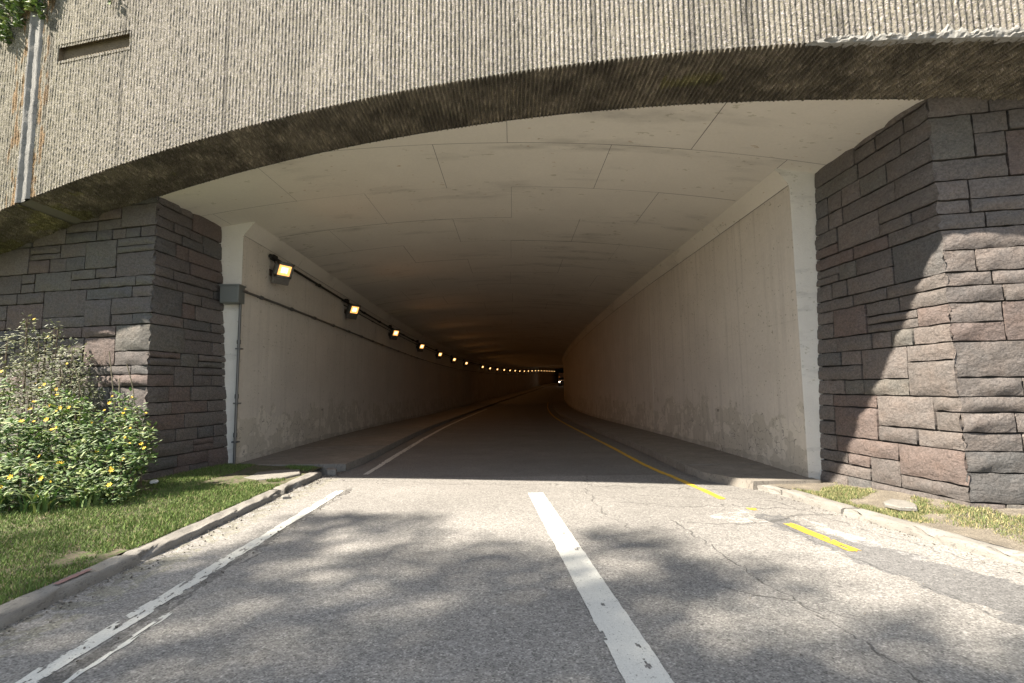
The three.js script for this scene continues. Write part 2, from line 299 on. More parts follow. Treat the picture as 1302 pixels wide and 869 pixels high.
// ---------------------------------------------------------------- ground, road, pavements
{
  const mb = new MB(); grid(mb, 40, 20, (u, v) => { const x = lerp(-220, 220, u), z = lerp(-240, 9.2, v); return [x, -0.06 - 0.02 * vnoise(x * 0.1, z * 0.1), z, x / 2, z / 2]; });
  grid(mb, 12, 60, (u, v) => { const z = 9.1 + 335 * v, m = (leftWall(z) + rightWall(z)) / 2; return [m + lerp(-9, 9, u), roadY(z) - 0.35 + (z < 9.2 ? 0.28 : 0), z, 0, 0]; });
  structure('ground', mb.geo(), M.earth);
}
const roadRow = (z) => [leftEdge(z) - 0.06, rightEdge(z) + 0.06];
{
  const mb = new MB(); grid(mb, 24, 34, (u, v) => { const z = lerp(RZ0, RZ1, v), [a, b] = roadRow(z), x = lerp(a, b, u); return [x, 0.01 * (fbm(x * 0.7, z * 0.7, 3) - 0.5) + 0.003, z, (x - RX0) / (RX1 - RX0), (z - RZ0) / (RZ1 - RZ0)]; });
  structure('road', mb.geo(), M.road);
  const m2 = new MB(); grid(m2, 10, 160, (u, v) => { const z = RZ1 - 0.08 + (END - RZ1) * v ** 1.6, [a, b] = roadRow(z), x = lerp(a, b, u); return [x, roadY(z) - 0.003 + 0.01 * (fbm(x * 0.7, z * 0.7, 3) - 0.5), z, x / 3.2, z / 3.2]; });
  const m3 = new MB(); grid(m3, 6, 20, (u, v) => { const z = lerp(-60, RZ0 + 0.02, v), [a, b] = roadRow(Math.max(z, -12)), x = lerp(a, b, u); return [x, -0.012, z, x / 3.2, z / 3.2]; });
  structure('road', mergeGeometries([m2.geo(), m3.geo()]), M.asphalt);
}
const frontSoilY = (x, z) => 0.1;
function slab(mb, x0, x1, z0, z1, top, edgeLeft) {   // pavement slab: top sheet, front kerb face, ends
  const n = Math.max(2, Math.ceil((z1 - z0) / 1.2));
  grid(mb, 6, n, (u, v) => { const z = lerp(z0, z1, v), a = x0(z), b = x1(z), x = lerp(a, b, u); return [x, top(z) + 0.01 * (fbm(x * 1.3, z * 1.3, 3) - 0.5), z, x / 2, z / 2]; });
  grid(mb, n, 3, (u, v) => { const z = lerp(z0, z1, u), x = edgeLeft ? x0(z) : x1(z); return [x + (edgeLeft ? -1 : 1) * 0.02 * (1 - v), lerp(top(z) - 0.3, top(z) + 0.01 * (fbm(x * 1.3, z * 1.3, 3) - 0.5), v), z, z / 2, v * 0.1]; });
  for (const z of [z0, z1]) grid(mb, 6, 1, (u, v) => { const x = lerp(x0(z), x1(z), u); return [x, lerp(top(z) - 0.3, top(z), v), z, x / 2, v * 0.1]; });
}
function pavement(x0, x1, zs, edgeLeft, label) {
  const o = new THREE.Group(); o.name = numbered('pavement'); o.userData = { kind: 'structure', label }; scene.add(o);
  zs.forEach((z, k) => { if (k + 1 < zs.length) { const mb = new MB(); slab(mb, x0, x1, z + 0.006, zs[k + 1] - 0.006, (q) => roadY(q) + 0.14 + 0.006 * Math.sin(k * 7.1), edgeLeft); mesh('slab', mb.geo(), M.walk, o); } });
}
{
  const zl = [10.25]; while (zl.at(-1) < 44) zl.push(zl.at(-1) + 3.05); zl.push(80, 130, END);
  pavement((z) => leftWall(z) - 0.05, (z) => leftEdge(z), zl, false, 'raised concrete pavement along the wall with the floodlights');
  const zr = [7.95, 9.6]; while (zr.at(-1) < 42) zr.push(zr.at(-1) + 3.05); zr.push(80, 130, END);
  pavement((z) => rightEdge(z), (z) => rightWall(z) + 0.05, zr, true, 'narrow concrete pavement below the bare painted wall');
}
// verges
const kerbBackR = (z) => rightKerb(z) + 0.24;
const vergeYR = (x, z) => 0.085 + 0.15 * smooth(0.1, 1.1, x - kerbBackR(z)) * smooth(8.3, 6.4, z) + 0.03 * (fbm(x * 3, z * 3, 3, 4) - 0.5);
const vergeYL = (x, z) => 0.085 + clamp(0.035 * (-3.95 - x), 0, 0.5) + 0.04 * (fbm(x * 2, z * 2, 3, 8) - 0.5) * smooth(-3.95, -4.3, x);
{
  const mb = new MB();
  grid(mb, 40, 60, (u, v) => { const z = lerp(-14, 10.35, v), a = -3.93, b = z > 8.4 ? -6.7 : -18, x = lerp(a, b, u ** 1.5); return [x, vergeYL(x, z), z, x / 2, z / 2]; });
  structure('grass_verge', mb.geo(), M.soil, 'grassy verge below the flowering shrubs');
  const m2 = new MB();
  grid(m2, 30, 60, (u, v) => { const z = lerp(-14, 8.25, v), a = kerbBackR(z) - 0.02, b = z > 5.96 ? 5.5 : Math.min(18, 5.5 + (5.96 - z) / SKEW), x = lerp(a, Math.max(b, a + 0.2), u ** 1.3); return [x, vergeYR(x, z), z, x / 2, z / 2]; });
  structure('grass_verge', m2.geo(), M.dryDirt, 'strip of patchy grass and dirt at the foot of the sunlit stone pier');
}
// kerbs
function kerb(label, front, zs, out, seed) {
  const o = thing('kerb', label, 'kerb', undefined), R = rng(seed);
  const prof = [[0.0, -0.08], [0.004, 0.03], [0.012, 0.075], [0.03, 0.094], [0.06, 0.1], [0.14, 0.1], [0.2, 0.098], [0.235, 0.085], [0.245, -0.08]];
  zs.forEach(([z0, z1], k) => {
    const mb = new MB(), n = Math.ceil((z1 - z0) / 0.07), dy = (R() - 0.5) * 0.016, dx = (R() - 0.5) * 0.02, P = [];
    const pt = (j, i) => {
      const z = lerp(z0, z1, i / n), [a, y] = prof[j], top = y > 0.02 ? 1 : 0, e = Math.min(i, n - i) === 0 ? 0.018 : 0;
      const chip = top * (j > 0 && j < 5 ? 1 : 0.25) * Math.max(0, fbm(z * 2.6 + k * 3, j * 0.5 + seed, 4, 6) - 0.53) * 0.35;
      return [front(z) + out * (a + dx * top + chip * (j < 4 ? 0.9 : 0.2) + 0.006 * (fbm(z * 9, j * 1.7, 2, seed) - 0.5)), y + (dy - chip * 0.75 - e) * top + 0.006 * (fbm(z * 8, j, 2, 3) - 0.5) * top, z, z / 2, j * 0.045 + k * 0.3];
    };
    grid(mb, n, prof.length - 1, (u, v, i, j) => pt(out < 0 ? j : j, i));
    for (const i of [0, n]) { const c = mb.v(front(lerp(z0, z1, i / n)) + out * 0.12, 0, lerp(z0, z1, i / n), 0, 0); const ring = prof.map((_, j) => mb.v(...pt(j, i))); for (let j = 0; j + 1 < ring.length; j++) mb.tri(c, ring[j], ring[j + 1]); }
    mesh('kerb_stone', mb.geo(), M.concrete, o);
  });
  return o;
}
kerb('weathered concrete kerb with chipped edge beside the green grass verge', () => -3.7, [[-14, -9], [-8.98, -4], [-3.98, 0.4], [0.42, 3.3], [3.315, 5.0], [5.02, 8.02], [8.06, 9.62]], -1, 3);
{
  const mb = new MB(); grid(mb, 10, 5, (u, v) => { const z = 4.2 + 0.34 * u, x = -3.79 - 0.05 * v - 0.02 * fbm(u * 6, v * 2, 3) * (v > 0.5 ? 1 : -1) * Math.sin(Math.PI * u); return [x, 0.108 + 0.004 * (1 - Math.abs(2 * v - 1)), z, u, v]; });
  mesh('paint_smear', mb.geo(), std({ map: texPaint, color: col(0.33, 0.2, 0.18) }), scene.getObjectByName('kerb')).userData.label = 'faded red paint smear on the kerb top';
}
kerb('pale concrete kerb curving away below the sunlit stone pier', rightKerb, [[-12, -6], [-5.98, -1], [-0.98, 2.6], [2.62, 6.42], [6.46, 7.55], [7.57, 7.93]], 1, 7);

// road paint
function stripe(label, left, right, z0, z1, mat, seed, opt = {}) {  // a worn painted stripe with ragged edges, laid on the road
  const step = opt.step ?? 0.05, n = Math.ceil((z1 - z0) / step), mb = new MB(), nu = opt.nu ?? 8, keep = [];
  for (let j = 0; j <= n; j++) for (let i = 0; i <= nu; i++) {
    const z = lerp(z0, z1, j / n) + (j === 0 || j === n ? (vnoise(i * 1.3, seed) - 0.5) * 0.06 : 0), a = left(z), b = right(z), rag = opt.rag ?? 0.012;
    let x = lerp(a, b, i / nu); if (i === 0) x += (fbm(z * 9, seed, 3) - 0.5) * rag * 2; if (i === nu) x += (fbm(z * 9, seed + 9, 3) - 0.5) * rag * 2 + (opt.bite ? -opt.bite * Math.max(0, fbm(z * 2.2, seed + 5, 4) - 0.42) * 2 : 0);
    mb.v(x, (z > RZ1 ? roadY(z) + 0.003 : 0.008) + 0.01 * (fbm(x * 0.7, z * 0.7, 3) - 0.5), z, x, z);
  }
  for (let j = 0; j < n; j++) for (let i = 0; i < nu; i++) {
    const z = lerp(z0, z1, (j + 0.5) / n); if (fbm((i / nu) * 4.4 + 3, z * 9, 4, seed) > (opt.wear ?? 0.78)) continue;
    const q = j * (nu + 1) + i; mb.quad(q, q + 1, q + nu + 2, q + nu + 1);
  }
  return tag(mesh('lane_marking', mb.geo(), mat), label, 'road marking');
}
stripe('wide white dash between the two lanes before the tunnel mouth', (z) => lerp(0.66, 0.22, (z - 2.5) / 5.42), (z) => lerp(0.94, 0.46, (z - 2.5) / 5.46), 0.6, 7.93, M.whitePaint, 5, { rag: 0.008, wear: 0.75, nu: 20, step: 0.014 });
stripe('long white edge line beside a crumbling crack and the grass-side kerb', () => -2.94, () => -2.79, -6, 8.25, M.whitePaint, 11, { bite: 0.22, rag: 0.016, wear: 0.66, nu: 12, step: 0.02 });
stripe('thin broken sliver of white paint beyond the crack in the road', () => -2.66, () => -2.61, 1.0, 3.9, M.whitePaint, 15, { rag: 0.02, wear: 0.6, nu: 4 });
stripe('dull white edge line inside the dark tunnel', (z) => leftWall(z) + 2.83 + (z < 11 ? 0.03 : 0), (z) => leftWall(z) + 2.97, 9.75, 46, M.whitePaint, 21, { rag: 0.012, step: 0.15, wear: 0.7 });
stripe('yellow edge line curving into the dark tunnel', (z) => rightWall(z) - lerp(1.83, 2.12, smooth(7, 11, z)), (z) => rightWall(z) - lerp(1.72, 2.01, smooth(7, 11, z)), 7.35, 60, M.yellowPaint, 25, { rag: 0.012, step: 0.1, wear: 0.74 });
stripe('short yellow dash on the sunlit road near the pale kerb', (z) => lerp(3.36, 3.25, (z - 5.07) / 0.98), (z) => lerp(3.49, 3.37, (z - 5.07) / 0.98), 5.07, 6.06, M.yellowPaint, 29, { rag: 0.02, wear: 0.7, step: 0.03 });
stripe('tiny scrap of yellow paint on the cracked asphalt', () => 3.16, () => 3.27, 6.7, 6.82, M.yellowPaint, 31, { rag: 0.03, wear: 0.62, step: 0.02 });

// ---------------------------------------------------------------- stone piers
function pier(label, path, sign, yb, yt, topAt, seed, variant) {
  const o = thing('stone_pier', label, 'stone pier'), R = rng(seed);
  const seg = [0]; for (let k = 1; k < path.length; k++) seg.push(seg[k - 1] + Math.hypot(path[k].t[0] - path[k - 1].t[0], path[k].t[1] - path[k - 1].t[1]));
  const nrm = []; for (let k = 1; k < path.length; k++) { const dx = path[k].t[0] - path[k - 1].t[0], dz = path[k].t[1] - path[k - 1].t[1], L = Math.hypot(dx, dz); nrm.push([sign * dz / L, -sign * dx / L]); }
  const at = (s, y, d) => {
    let k = 0; while (k < nrm.length - 1 && s > seg[k + 1] + 1e-6) k++;
    const f = (s - seg[k]) / (seg[k + 1] - seg[k]), h = (y - yb) / (yt - yb), A = path[k], B = path[k + 1];
    let nx = nrm[k][0], nz = nrm[k][1];
    for (let q = 1; q < path.length - 1; q++) if (Math.abs(s - seg[q]) < 1e-4) { const mx = nrm[q - 1][0] + nrm[q][0], mz = nrm[q - 1][1] + nrm[q][1], dd = 1 + nrm[q - 1][0] * nrm[q][0] + nrm[q - 1][1] * nrm[q][1]; nx = mx / dd; nz = mz / dd; }
    return [lerp(lerp(A.b[0], B.b[0], f), lerp(A.t[0], B.t[0], f), h) + nx * d, y, lerp(lerp(A.b[1], B.b[1], f), lerp(A.t[1], B.t[1], f), h) + nz * d];
  };
  // mortar core behind the stones
  { const mb = new MB(); for (let k = 0; k + 1 < path.length; k++) grid(mb, 12, 8, (u, v) => { const s = lerp(seg[k], seg[k + 1], u), y = lerp(yb, yt, v); return [...at(s, y, -0.035), s, y]; }); mesh('mortar_bed', mb.geo(), M.mortar, o); }
  // courses
  const rows = [yb]; while (rows.at(-1) < yt - 0.15) rows.push(rows.at(-1) + 0.15 + 0.15 * R()); rows[rows.length - 1] = yt;
  const busy = rows.map(() => []);
  const corners = new Set(seg.map((s) => s.toFixed(4)));
  const stone = (s0, s1, y0, y1) => {
    const sm = (s0 + s1) / 2, top = topAt(at(sm, y0, 0)[0], at(sm, y0, 0)[2]); if (y0 > top + 0.12) return;
    const gap = 0.008 + 0.007 * R(), isC = (s) => corners.has(s.toFixed(4));
    const a = s0 + (isC(s0) ? 0 : gap), b = s1 - (isC(s1) ? 0 : gap), c = y0 + gap * 0.9, e = y1 - gap * 0.9;
    const nu = clamp(Math.round((b - a) / 0.11), 3, 9), nv = clamp(Math.round((e - c) / 0.09), 3, 6), proud = 0.012 + 0.035 * R(), tx = (R() - 0.5) * 0.05, ty = (R() - 0.5) * 0.05, ns = Math.floor(R() * 9999), mb = new MB();
    const wob = [0, 1, 2, 3].map(() => (R() - 0.5) * 0.014);
    const pos = (u, v, d) => {
      const eu = Math.min(u * (b - a) + (isC(s0) ? 9 : 0), (1 - u) * (b - a) + (isC(s1) ? 9 : 0)), rag = 0.012;
      let s = lerp(a, b, u), y = lerp(c, e, v) + (v === 0 ? lerp(wob[0], wob[1], u) : v === 1 ? lerp(wob[2], wob[3], u) : 0) * 0.5;
      if (u > 0 && u < 1 && (v === 0 || v === 1)) y += (vnoise(s * 14, y * 3, ns) - 0.5) * rag * 1.6;
      if (v > 0 && v < 1 && (u === 0 || u === 1) && eu < 1) s += (vnoise(s * 3, y * 14, ns) - 0.5) * rag * 1.6;
      return [...at(s, y, d), (s + ns * 0.137) / 1.2, (y + ns * 0.071) / 1.2];
    };
    grid(mb, nu, nv, (u, v, i, j) => {
      const inner = Math.min(u * nu, (1 - u) * nu, 1) * Math.min(v * nv, (1 - v) * nv, 1), cu = (u === 0 && isC(s0)) || (u === 1 && isC(s1));
      const s = lerp(a, b, u), y = lerp(c, e, v);
      let d = proud * 0.55 + inner * (proud * 0.45 + 0.012) + inner * (0.075 * (fbm(s * 5, y * 7, 3, ns) - 0.5) + tx * (u - 0.5) + ty * (v - 0.5));
      if (cu) d = 0.024 + 0.016 * (vnoise(y * 6, 3, 77) - 0.5);
      return pos(u, v, d);
    });
    const W = nu + 1, ring = []; for (let i = 0; i <= nu; i++) ring.push([i, 0]); for (let j = 1; j <= nv; j++) ring.push([nu, j]); for (let i = nu - 1; i >= 0; i--) ring.push([i, nv]); for (let j = nv - 1; j > 0; j--) ring.push([0, j]);
    const front = ring.map(([i, j]) => { const q = 3 * (j * W + i), w = 2 * (j * W + i); return mb.v(mb.p[q], mb.p[q + 1], -mb.p[q + 2], mb.uv[w], mb.uv[w + 1]); });
    const back = ring.map(([i, j]) => mb.v(...pos(i / nu, j / nv, -0.05)));
    for (let k = 0; k < ring.length; k++) { const q = (k + 1) % ring.length; mb.quad(front[k], back[k], back[q], front[q]); }
    mesh('stone', mb.geo(), stoneMats[variant(R, sm, y0)], o);
  };
  for (let r = 0; r + 1 < rows.length; r++) {
    for (let k = 0; k + 1 < seg.length; k++) {
      let s = seg[k]; const end = seg[k + 1];
      while (s < end - 1e-6) {
        const hit = busy[r].find(([p, q]) => s >= p - 1e-6 && s < q - 1e-6); if (hit) { s = hit[1]; continue; }
        const next = Math.min(end, ...busy[r].filter(([p]) => p > s + 1e-6).map(([p]) => p)), h = rows[r + 1] - rows[r];
        let len = 0.32 + 0.75 * R() ** 1.4; if (next - s - len < 0.3) len = next - s; if (len > 1.25) len *= 0.5;
        const canTall = r + 2 < rows.length && len > 0.4 && !busy[r + 1].some(([p, q]) => p < s + len && q > s) && rows[r + 2] - rows[r] < 0.62, roll = R();
        if (canTall && roll < 0.2) { stone(s, s + len, rows[r], rows[r + 2]); busy[r + 1].push([s, s + len]); }
        else if (h > 0.24 && len > 0.45 && roll > 0.86) { const m = rows[r] + h * (0.42 + 0.16 * R()); stone(s, s + len, rows[r], m); stone(s, s + len, m, rows[r + 1]); }
        else stone(s, s + len, rows[r], rows[r + 1]);
        s += len;
      }
    }
  }
  return o;
}
pier('rough granite pier with shaded inner side behind the yellow flowering shrubs', [{ b: [-5.97, 10.42], t: [-6.36, 10.42] }, { b: [-6.38, 8.52], t: [-6.42, 8.60] }, { b: [-12.6, 9.9], t: [-12.6, 9.98] }], -1, 0.0, 5.34, (x, z) => (z > portalZ(x) + 0.2 ? 9 : arch(x)), 41,
  (R, s, y) => { const q = R(); return q < 0.22 ? 3 : q < 0.42 ? 6 : q < 0.60 ? 0 : q < 0.72 ? 4 : q < 0.86 ? 2 : 1; });
pier('rough granite pier in strong sun rising from the dry grass strip', [{ b: [5.06, 8.22], t: [5.33, 8.22] }, { b: [5.42, 5.93], t: [5.36, 5.96] }, { b: [10.4, 4.80], t: [10.4, 4.84] }], 1, 0.0, 5.42, (x, z) => (z > portalZ(x) + 0.2 ? 9 : arch(x)), 57,
  (R, s, y) => { const q = R(); return q < 0.3 ? 0 : q < 0.5 ? 1 : q < 0.62 ? 2 : q < 0.75 ? 6 : q < 0.87 ? 5 : q < 0.95 ? 4 : 3; });

// ---------------------------------------------------------------- concrete fascia with ribs
const fascia = thing('bridge_fascia', 'ribbed exposed-aggregate concrete arch beam above the tunnel mouth', 'bridge beam');
const TOP = 9.42, SLOT = [-7.62, -6.16, 7.26, 7.50];
const fn = new THREE.Vector2(-SKEW, -1).normalize();      // outward normal of the face in plan (x, z)
{
  const pitch = 0.0575, prof = [[0.0, 0], [0.023, 0], [0.029, 1], [0.042, 1.1], [0.0525, 1]];
  const soffitRows = 14, R = rng(99);
  const panel = (x0, x1, seed) => {
    const mb = new MB(), cols = [];
    for (let k = 0, n = Math.round((x1 - x0) / pitch); k < n; k++) for (const [a, h] of prof) cols.push([x0 + k * pitch + a, h, k]);
    cols.push([x1, 0, -1]);
    const ys = []; for (let k = 0; k < 26; k++) ys.push([k / 26, 0]); for (let k = 0; k <= 57; k++) ys.push([1, k / 57]);   // up to y = 6 with the arch, then level rows
    const rowsN = soffitRows + 1 + ys.length, base = mb.n;
    const cen = [];
    for (let r = 0; r < rowsN; r++) for (const [x, h, k] of cols) {
      const A = arch(x), soff = r <= soffitRows, q = soff ? r / soffitRows : 0, [t, t2] = soff ? [0, 0] : ys[r - soffitRows - 1];
      const y = soff ? A : A + 0.03 + (6 - A - 0.03) * t + 3.42 * t2;
      const px = x, along = soff ? q * 3 : y;
      const broken = fbm(k * 0.37 + seed, along * 1.3, 3, 12) > 0.72 ? 0.65 : 1;                         // ribs knocked away over a stretch
      const rough = lerp(1.25, 0.75, smooth(-7, 1, x)); let d = h * lerp(0.0065, 0.0115, smooth(-6.5, 0, x)) * broken + (h > 0 ? (R() - 0.5) * 0.009 * rough - (R() < 0.1 ? 0.01 * R() : 0) : (R() - 0.5) * 0.003 * rough);
      // position
      const over = OVER, zc = portalZ(x);
      let X = px, Y = y, Z;
      if (soff) { const back = over * (1 - q); Z = zc - over + back; Y = A + 0.03 - d * 3.2; if (r === soffitRows) { Z += 0.012; Y += 0.004; } }
      else { Z = zc - over; X += fn.x * (d - 0.022); Z += fn.y * (d - 0.022); }
      // weathering: stains with their own outline
      const st = fbm(x * 2.2, y * 0.35 + q * 3, 4, 31), run = vnoise(k * 0.83, 5, 7), fine = 0.82 + 0.36 * R();
      let c;
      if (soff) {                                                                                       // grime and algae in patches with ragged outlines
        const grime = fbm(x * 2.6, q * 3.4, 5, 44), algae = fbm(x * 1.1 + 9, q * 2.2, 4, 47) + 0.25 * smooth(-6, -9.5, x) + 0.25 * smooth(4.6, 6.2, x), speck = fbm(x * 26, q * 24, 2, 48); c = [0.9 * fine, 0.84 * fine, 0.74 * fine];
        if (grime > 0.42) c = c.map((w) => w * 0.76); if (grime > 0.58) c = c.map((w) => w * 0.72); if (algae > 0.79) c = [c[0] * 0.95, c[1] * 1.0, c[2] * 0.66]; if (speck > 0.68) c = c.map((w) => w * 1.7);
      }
      else { let m = 0.92 + 0.22 * (st - 0.5) * 2; if (run > 0.86 && fbm(k * 0.9, y * 0.8, 3, 61) > 0.47) m *= 0.62; const warm = smooth(-5, -8.5, x); c = [m * fine * 0.99, m * fine * lerp(0.97, 0.98, warm), m * fine * lerp(0.97, 0.9, warm)];
        const rust = Math.min(Math.abs(x + 8.42), Math.abs(x + 7.92)); if (rust < 0.14 && fbm(x * 14, y * 3, 3, 71) > 0.56) c = [c[0] * 0.95, c[1] * 0.68, c[2] * 0.45]; }
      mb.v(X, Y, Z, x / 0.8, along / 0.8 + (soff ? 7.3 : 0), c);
      cen.push([x, y]);
    }
    const W = cols.length;
    for (let r = 0; r + 1 < rowsN; r++) for (let i = 0; i + 1 < W; i++) {
      const a = base + r * W + i, cx = (cen[a][0] + cen[a + 1][0]) / 2, cy = (cen[a][1] + cen[a + W][1]) / 2;
      if (r > soffitRows && cx > SLOT[0] && cx < SLOT[1] && cy > SLOT[2] && cy < SLOT[3]) continue;
      mb.quad(a, a + W, a + W + 1, a + 1);
    }
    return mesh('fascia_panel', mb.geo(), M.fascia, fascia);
  };
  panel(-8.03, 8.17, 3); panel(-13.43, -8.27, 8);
  // concrete mass behind the ribs
  const mb = new MB();
  const core = (x0, x1) => {
    const n = 40;
    grid(mb, n, 1, (u, v) => { const x = lerp(x0, x1, u); return [x, arch(x) + 0.035, portalZ(x) - OVER * (1 - v) + (v ? 0.3 : 0.06), x / 2, v]; });
    grid(mb, n, 1, (u, v) => { const x = lerp(x0, x1, u); return [x, v ? TOP : arch(x) + 0.035, portalZ(x) - OVER + 0.16, x / 2, v * 2]; });
    grid(mb, n, 1, (u, v) => { const x = lerp(x0, x1, u); return [x, TOP, portalZ(x) - OVER * (1 - v) + (v ? 0.3 : 0), x / 2, v]; });
    grid(mb, n, 1, (u, v) => { const x = lerp(x0, x1, u); return [x, v ? TOP : arch(x) + 0.035, portalZ(x) + 0.3, x / 2, v * 2]; });
  };
  core(-13.5, 8.2);
  mesh('beam_core', mb.geo(), M.backing, fascia);
  // recessed slot: sides and back
  const sb = new MB(), sp = (x, y, d) => [x - fn.x * d, y, portalZ(x) - OVER - fn.y * d, x, y];
  const [a, b, c, e] = SLOT, q = (p1, p2, p3, p4) => { const k = [p1, p2, p3, p4].map((p) => sb.v(...p)); sb.quad(...k); };
  const A0 = a - 0.02, B0 = b + 0.02, C0 = c - 0.05, E0 = e + 0.05;
  q(sp(A0, C0, 0.1), sp(B0, C0, 0.1), sp(B0, E0, 0.1), sp(A0, E0, 0.1)); q(sp(A0, C0, 0.01), sp(B0, C0, 0.01), sp(B0, C0, 0.14), sp(A0, C0, 0.14)); q(sp(A0, E0, 0.01), sp(B0, E0, 0.01), sp(B0, E0, 0.14), sp(A0, E0, 0.14)); q(sp(A0, C0, 0.01), sp(A0, C0, 0.14), sp(A0, E0, 0.14), sp(A0, E0, 0.01)); q(sp(B0, C0, 0.01), sp(B0, C0, 0.14), sp(B0, E0, 0.14), sp(B0, E0, 0.01));
  mesh('recessed_slot', sb.geo(), M.slot, fascia).userData.label = 'long narrow recess cast into the ribbed concrete';
  // sealant in the joint between the panels: lumpy vertical beads
  const jb = new MB();
  grid(jb, 12, 70, (u, v) => { const x = lerp(-8.30, -8.0, u), y = lerp(arch(x) + 0.02, TOP, v), bead = Math.max(0, Math.sin(u * Math.PI * 3)) * 0.045, d = -0.02 + bead * (0.75 + 0.4 * vnoise(u * 3, v * 9, 4)) + 0.02 * (fbm(u * 9, v * 60, 3, 5) - 0.5); return [x + fn.x * d, y, portalZ(x) - OVER + fn.y * d, x, y / 2]; });
  mesh('joint_sealant', jb.geo(), M.sealant, fascia).userData.label = 'smeared grey sealant filling the vertical joint';
  // white mortar smeared along the lower edge
  const wb = new MB(), nx = 190, x0 = 3.42, x1 = 7.2;
  grid(wb, nx, 7, (u, v, i, j) => {
    const x = lerp(x0, x1, u), grow = smooth(0, 0.06, u), A = arch(x), h = (0.03 + 0.07 * fbm(x * 5, 1, 3, 8) + 0.13 * hash2(Math.floor(x / 0.0575), 3, 5) * (0.6 + 0.4 * hash2(i, 2, 7)) + 0.06 * smooth(0.45, 0.8, u)) * grow, lump = 0.002 + 0.04 * hash2(i >> 1, j, 15) * (0.4 + vnoise(x * 8, 1, 2));
    if (v < 0.28) { const back = 0.07 * (1 - v / 0.28) * (0.4 + vnoise(x * 20, 4, 9)) * grow; return [x, A - 0.004 - lump * 0.4 * (v / 0.28), portalZ(x) - OVER + back, x / 2, v]; }
    const t = (v - 0.28) / 0.72, d = lump * Math.sin(Math.PI * clamp(0.15 + t * 0.85)) + (t === 1 ? -0.02 : 0); return [x + fn.x * d, A + t * h, portalZ(x) - OVER + fn.y * d, x / 2, v];
  });
  const wf = wb.geo().toNonIndexed(); wf.computeVertexNormals(); mesh('mortar_patch', wf, M.mortarWhite, fascia).userData.label = 'white mortar smeared along the broken lower edge';
}
// earth over the tunnel
{
  const mb = new MB();
  grid(mb, 20, 20, (u, v) => { const x = lerp(-70, 70, u), z = lerp(portalZ(clamp(x, -13.4, 8.2)) + 0.32, 400, v ** 2); return [x, 9.1 + 0.5 * fbm(x * 0.1, z * 0.1, 3), z, x / 2, z / 2]; });
  for (const [a, b] of [[-70, -13.4], [8.2, 70]]) grid(mb, 6, 6, (u, v) => { const x = lerp(a, b, u), z = portalZ(clamp(x, -13.4, 8.2)) + 0.35 - (1 - v) * 2.5 * smooth(0, 3, a < 0 ? b - x : x - a); return [x, lerp(-0.1, 9.1, v), z, x / 2, v * 4]; });
  structure('embankment', mb.geo(), M.earth);
}

// ---------------------------------------------------------------- tunnel walls and ceiling
function tunnelWall(label, wx, side, z0, mat, end, seed) {  // side: +1 road lies towards +x
  const o = thing('tunnel_wall', label, 'wall');
  const hTop = (z) => ceilY(wx(z), z) - 0.27, off = seed * 3.7;
  const zs = [z0]; while (zs.at(-1) < 60) zs.push(zs.at(-1) + 2.75); zs.push(75, 95, 120, 150, 190, END);
  for (let k = 0; k + 1 < zs.length; k++) {
    const mb = new MB(), a = zs[k] + (k ? 0.005 : -0.014), b = zs[k + 1] - 0.005, n = Math.max(3, Math.ceil((b - a) / 2)), pr = (hash2(k, seed) - 0.5) * 0.01;
    grid(mb, n, 6, (u, v) => { const z = lerp(a, b, u), y = lerp(roadY(z) - 0.1, hTop(z), v); return [wx(z) + side * pr, y, z, (z + off) / 11, (y - roadY(z) - 0.14) / 5.5]; });
    for (const z of [a, b]) { if (z < zs[0]) continue; grid(mb, 1, 6, (u, v) => { const y = lerp(roadY(z) - 0.1, hTop(z), v); return [wx(z) + side * (pr - u * 0.05), y, z, (z + off) / 11, (y - roadY(z)) / 5.5]; }); }
    mesh('wall_panel', mb.geo(), mat, o);
    const hb = new MB();                                  // sloping haunch between wall and ceiling
    grid(hb, n, 2, (u, v) => { const z = lerp(a, b, u), x = wx(z) + side * (0.012 + 0.2 * v); return [x, lerp(hTop(z) + 0.003, ceilY(x, z) + 0.02, v), z, (z + off * 2) / 8, v * 0.05 + seed * 0.31]; });
    mesh('haunch', hb.geo(), M.ceil, o);
  }
  const bb = new MB(); grid(bb, 120, 1, (u, v) => { const z = z0 + 0.01 + (END - z0 - 0.01) * u ** 1.5; return [wx(z) - side * 0.05, lerp(roadY(z) - 0.2, ceilY(wx(z), z) + 0.3, v), z, 0, 0]; }); mesh('wall_core', bb.geo(), M.backing, o);
  // end face, running back to the stone pier
  const eb = new MB(); grid(eb, 8, 60, (u, v) => { const y = lerp(-0.05, ceilY(wx(z0), z0) + 0.03, v), inx = y > hTop(z0) ? wx(z0) + side * 0.215 * (y - hTop(z0)) / 0.27 : wx(z0), x = lerp(inx, end(y), u); return [x, y, z0 - 0.012 - 0.014 * vnoise(y * 9, u * 5, seed) * (u > 0.6 ? 1 : 0.15), x / 3, y / 3 + seed * 0.4]; });
  mesh('wall_end', eb.geo(), M.wallEnd, o).userData.label = 'bright white painted end face of the wall';
  return o;
}
tunnelWall('pale painted tunnel wall carrying the floodlights and conduits', leftWall, 1, 10.38, M.wallB, (y) => lerp(-6.05, -6.46, y / 5.3), 1);
tunnelWall('bare painted tunnel wall with peeling splash stains above the pavement', rightWall, -1, 8.2, M.wallA, (y) => lerp(5.14, 5.43, y / 5.3), 2);
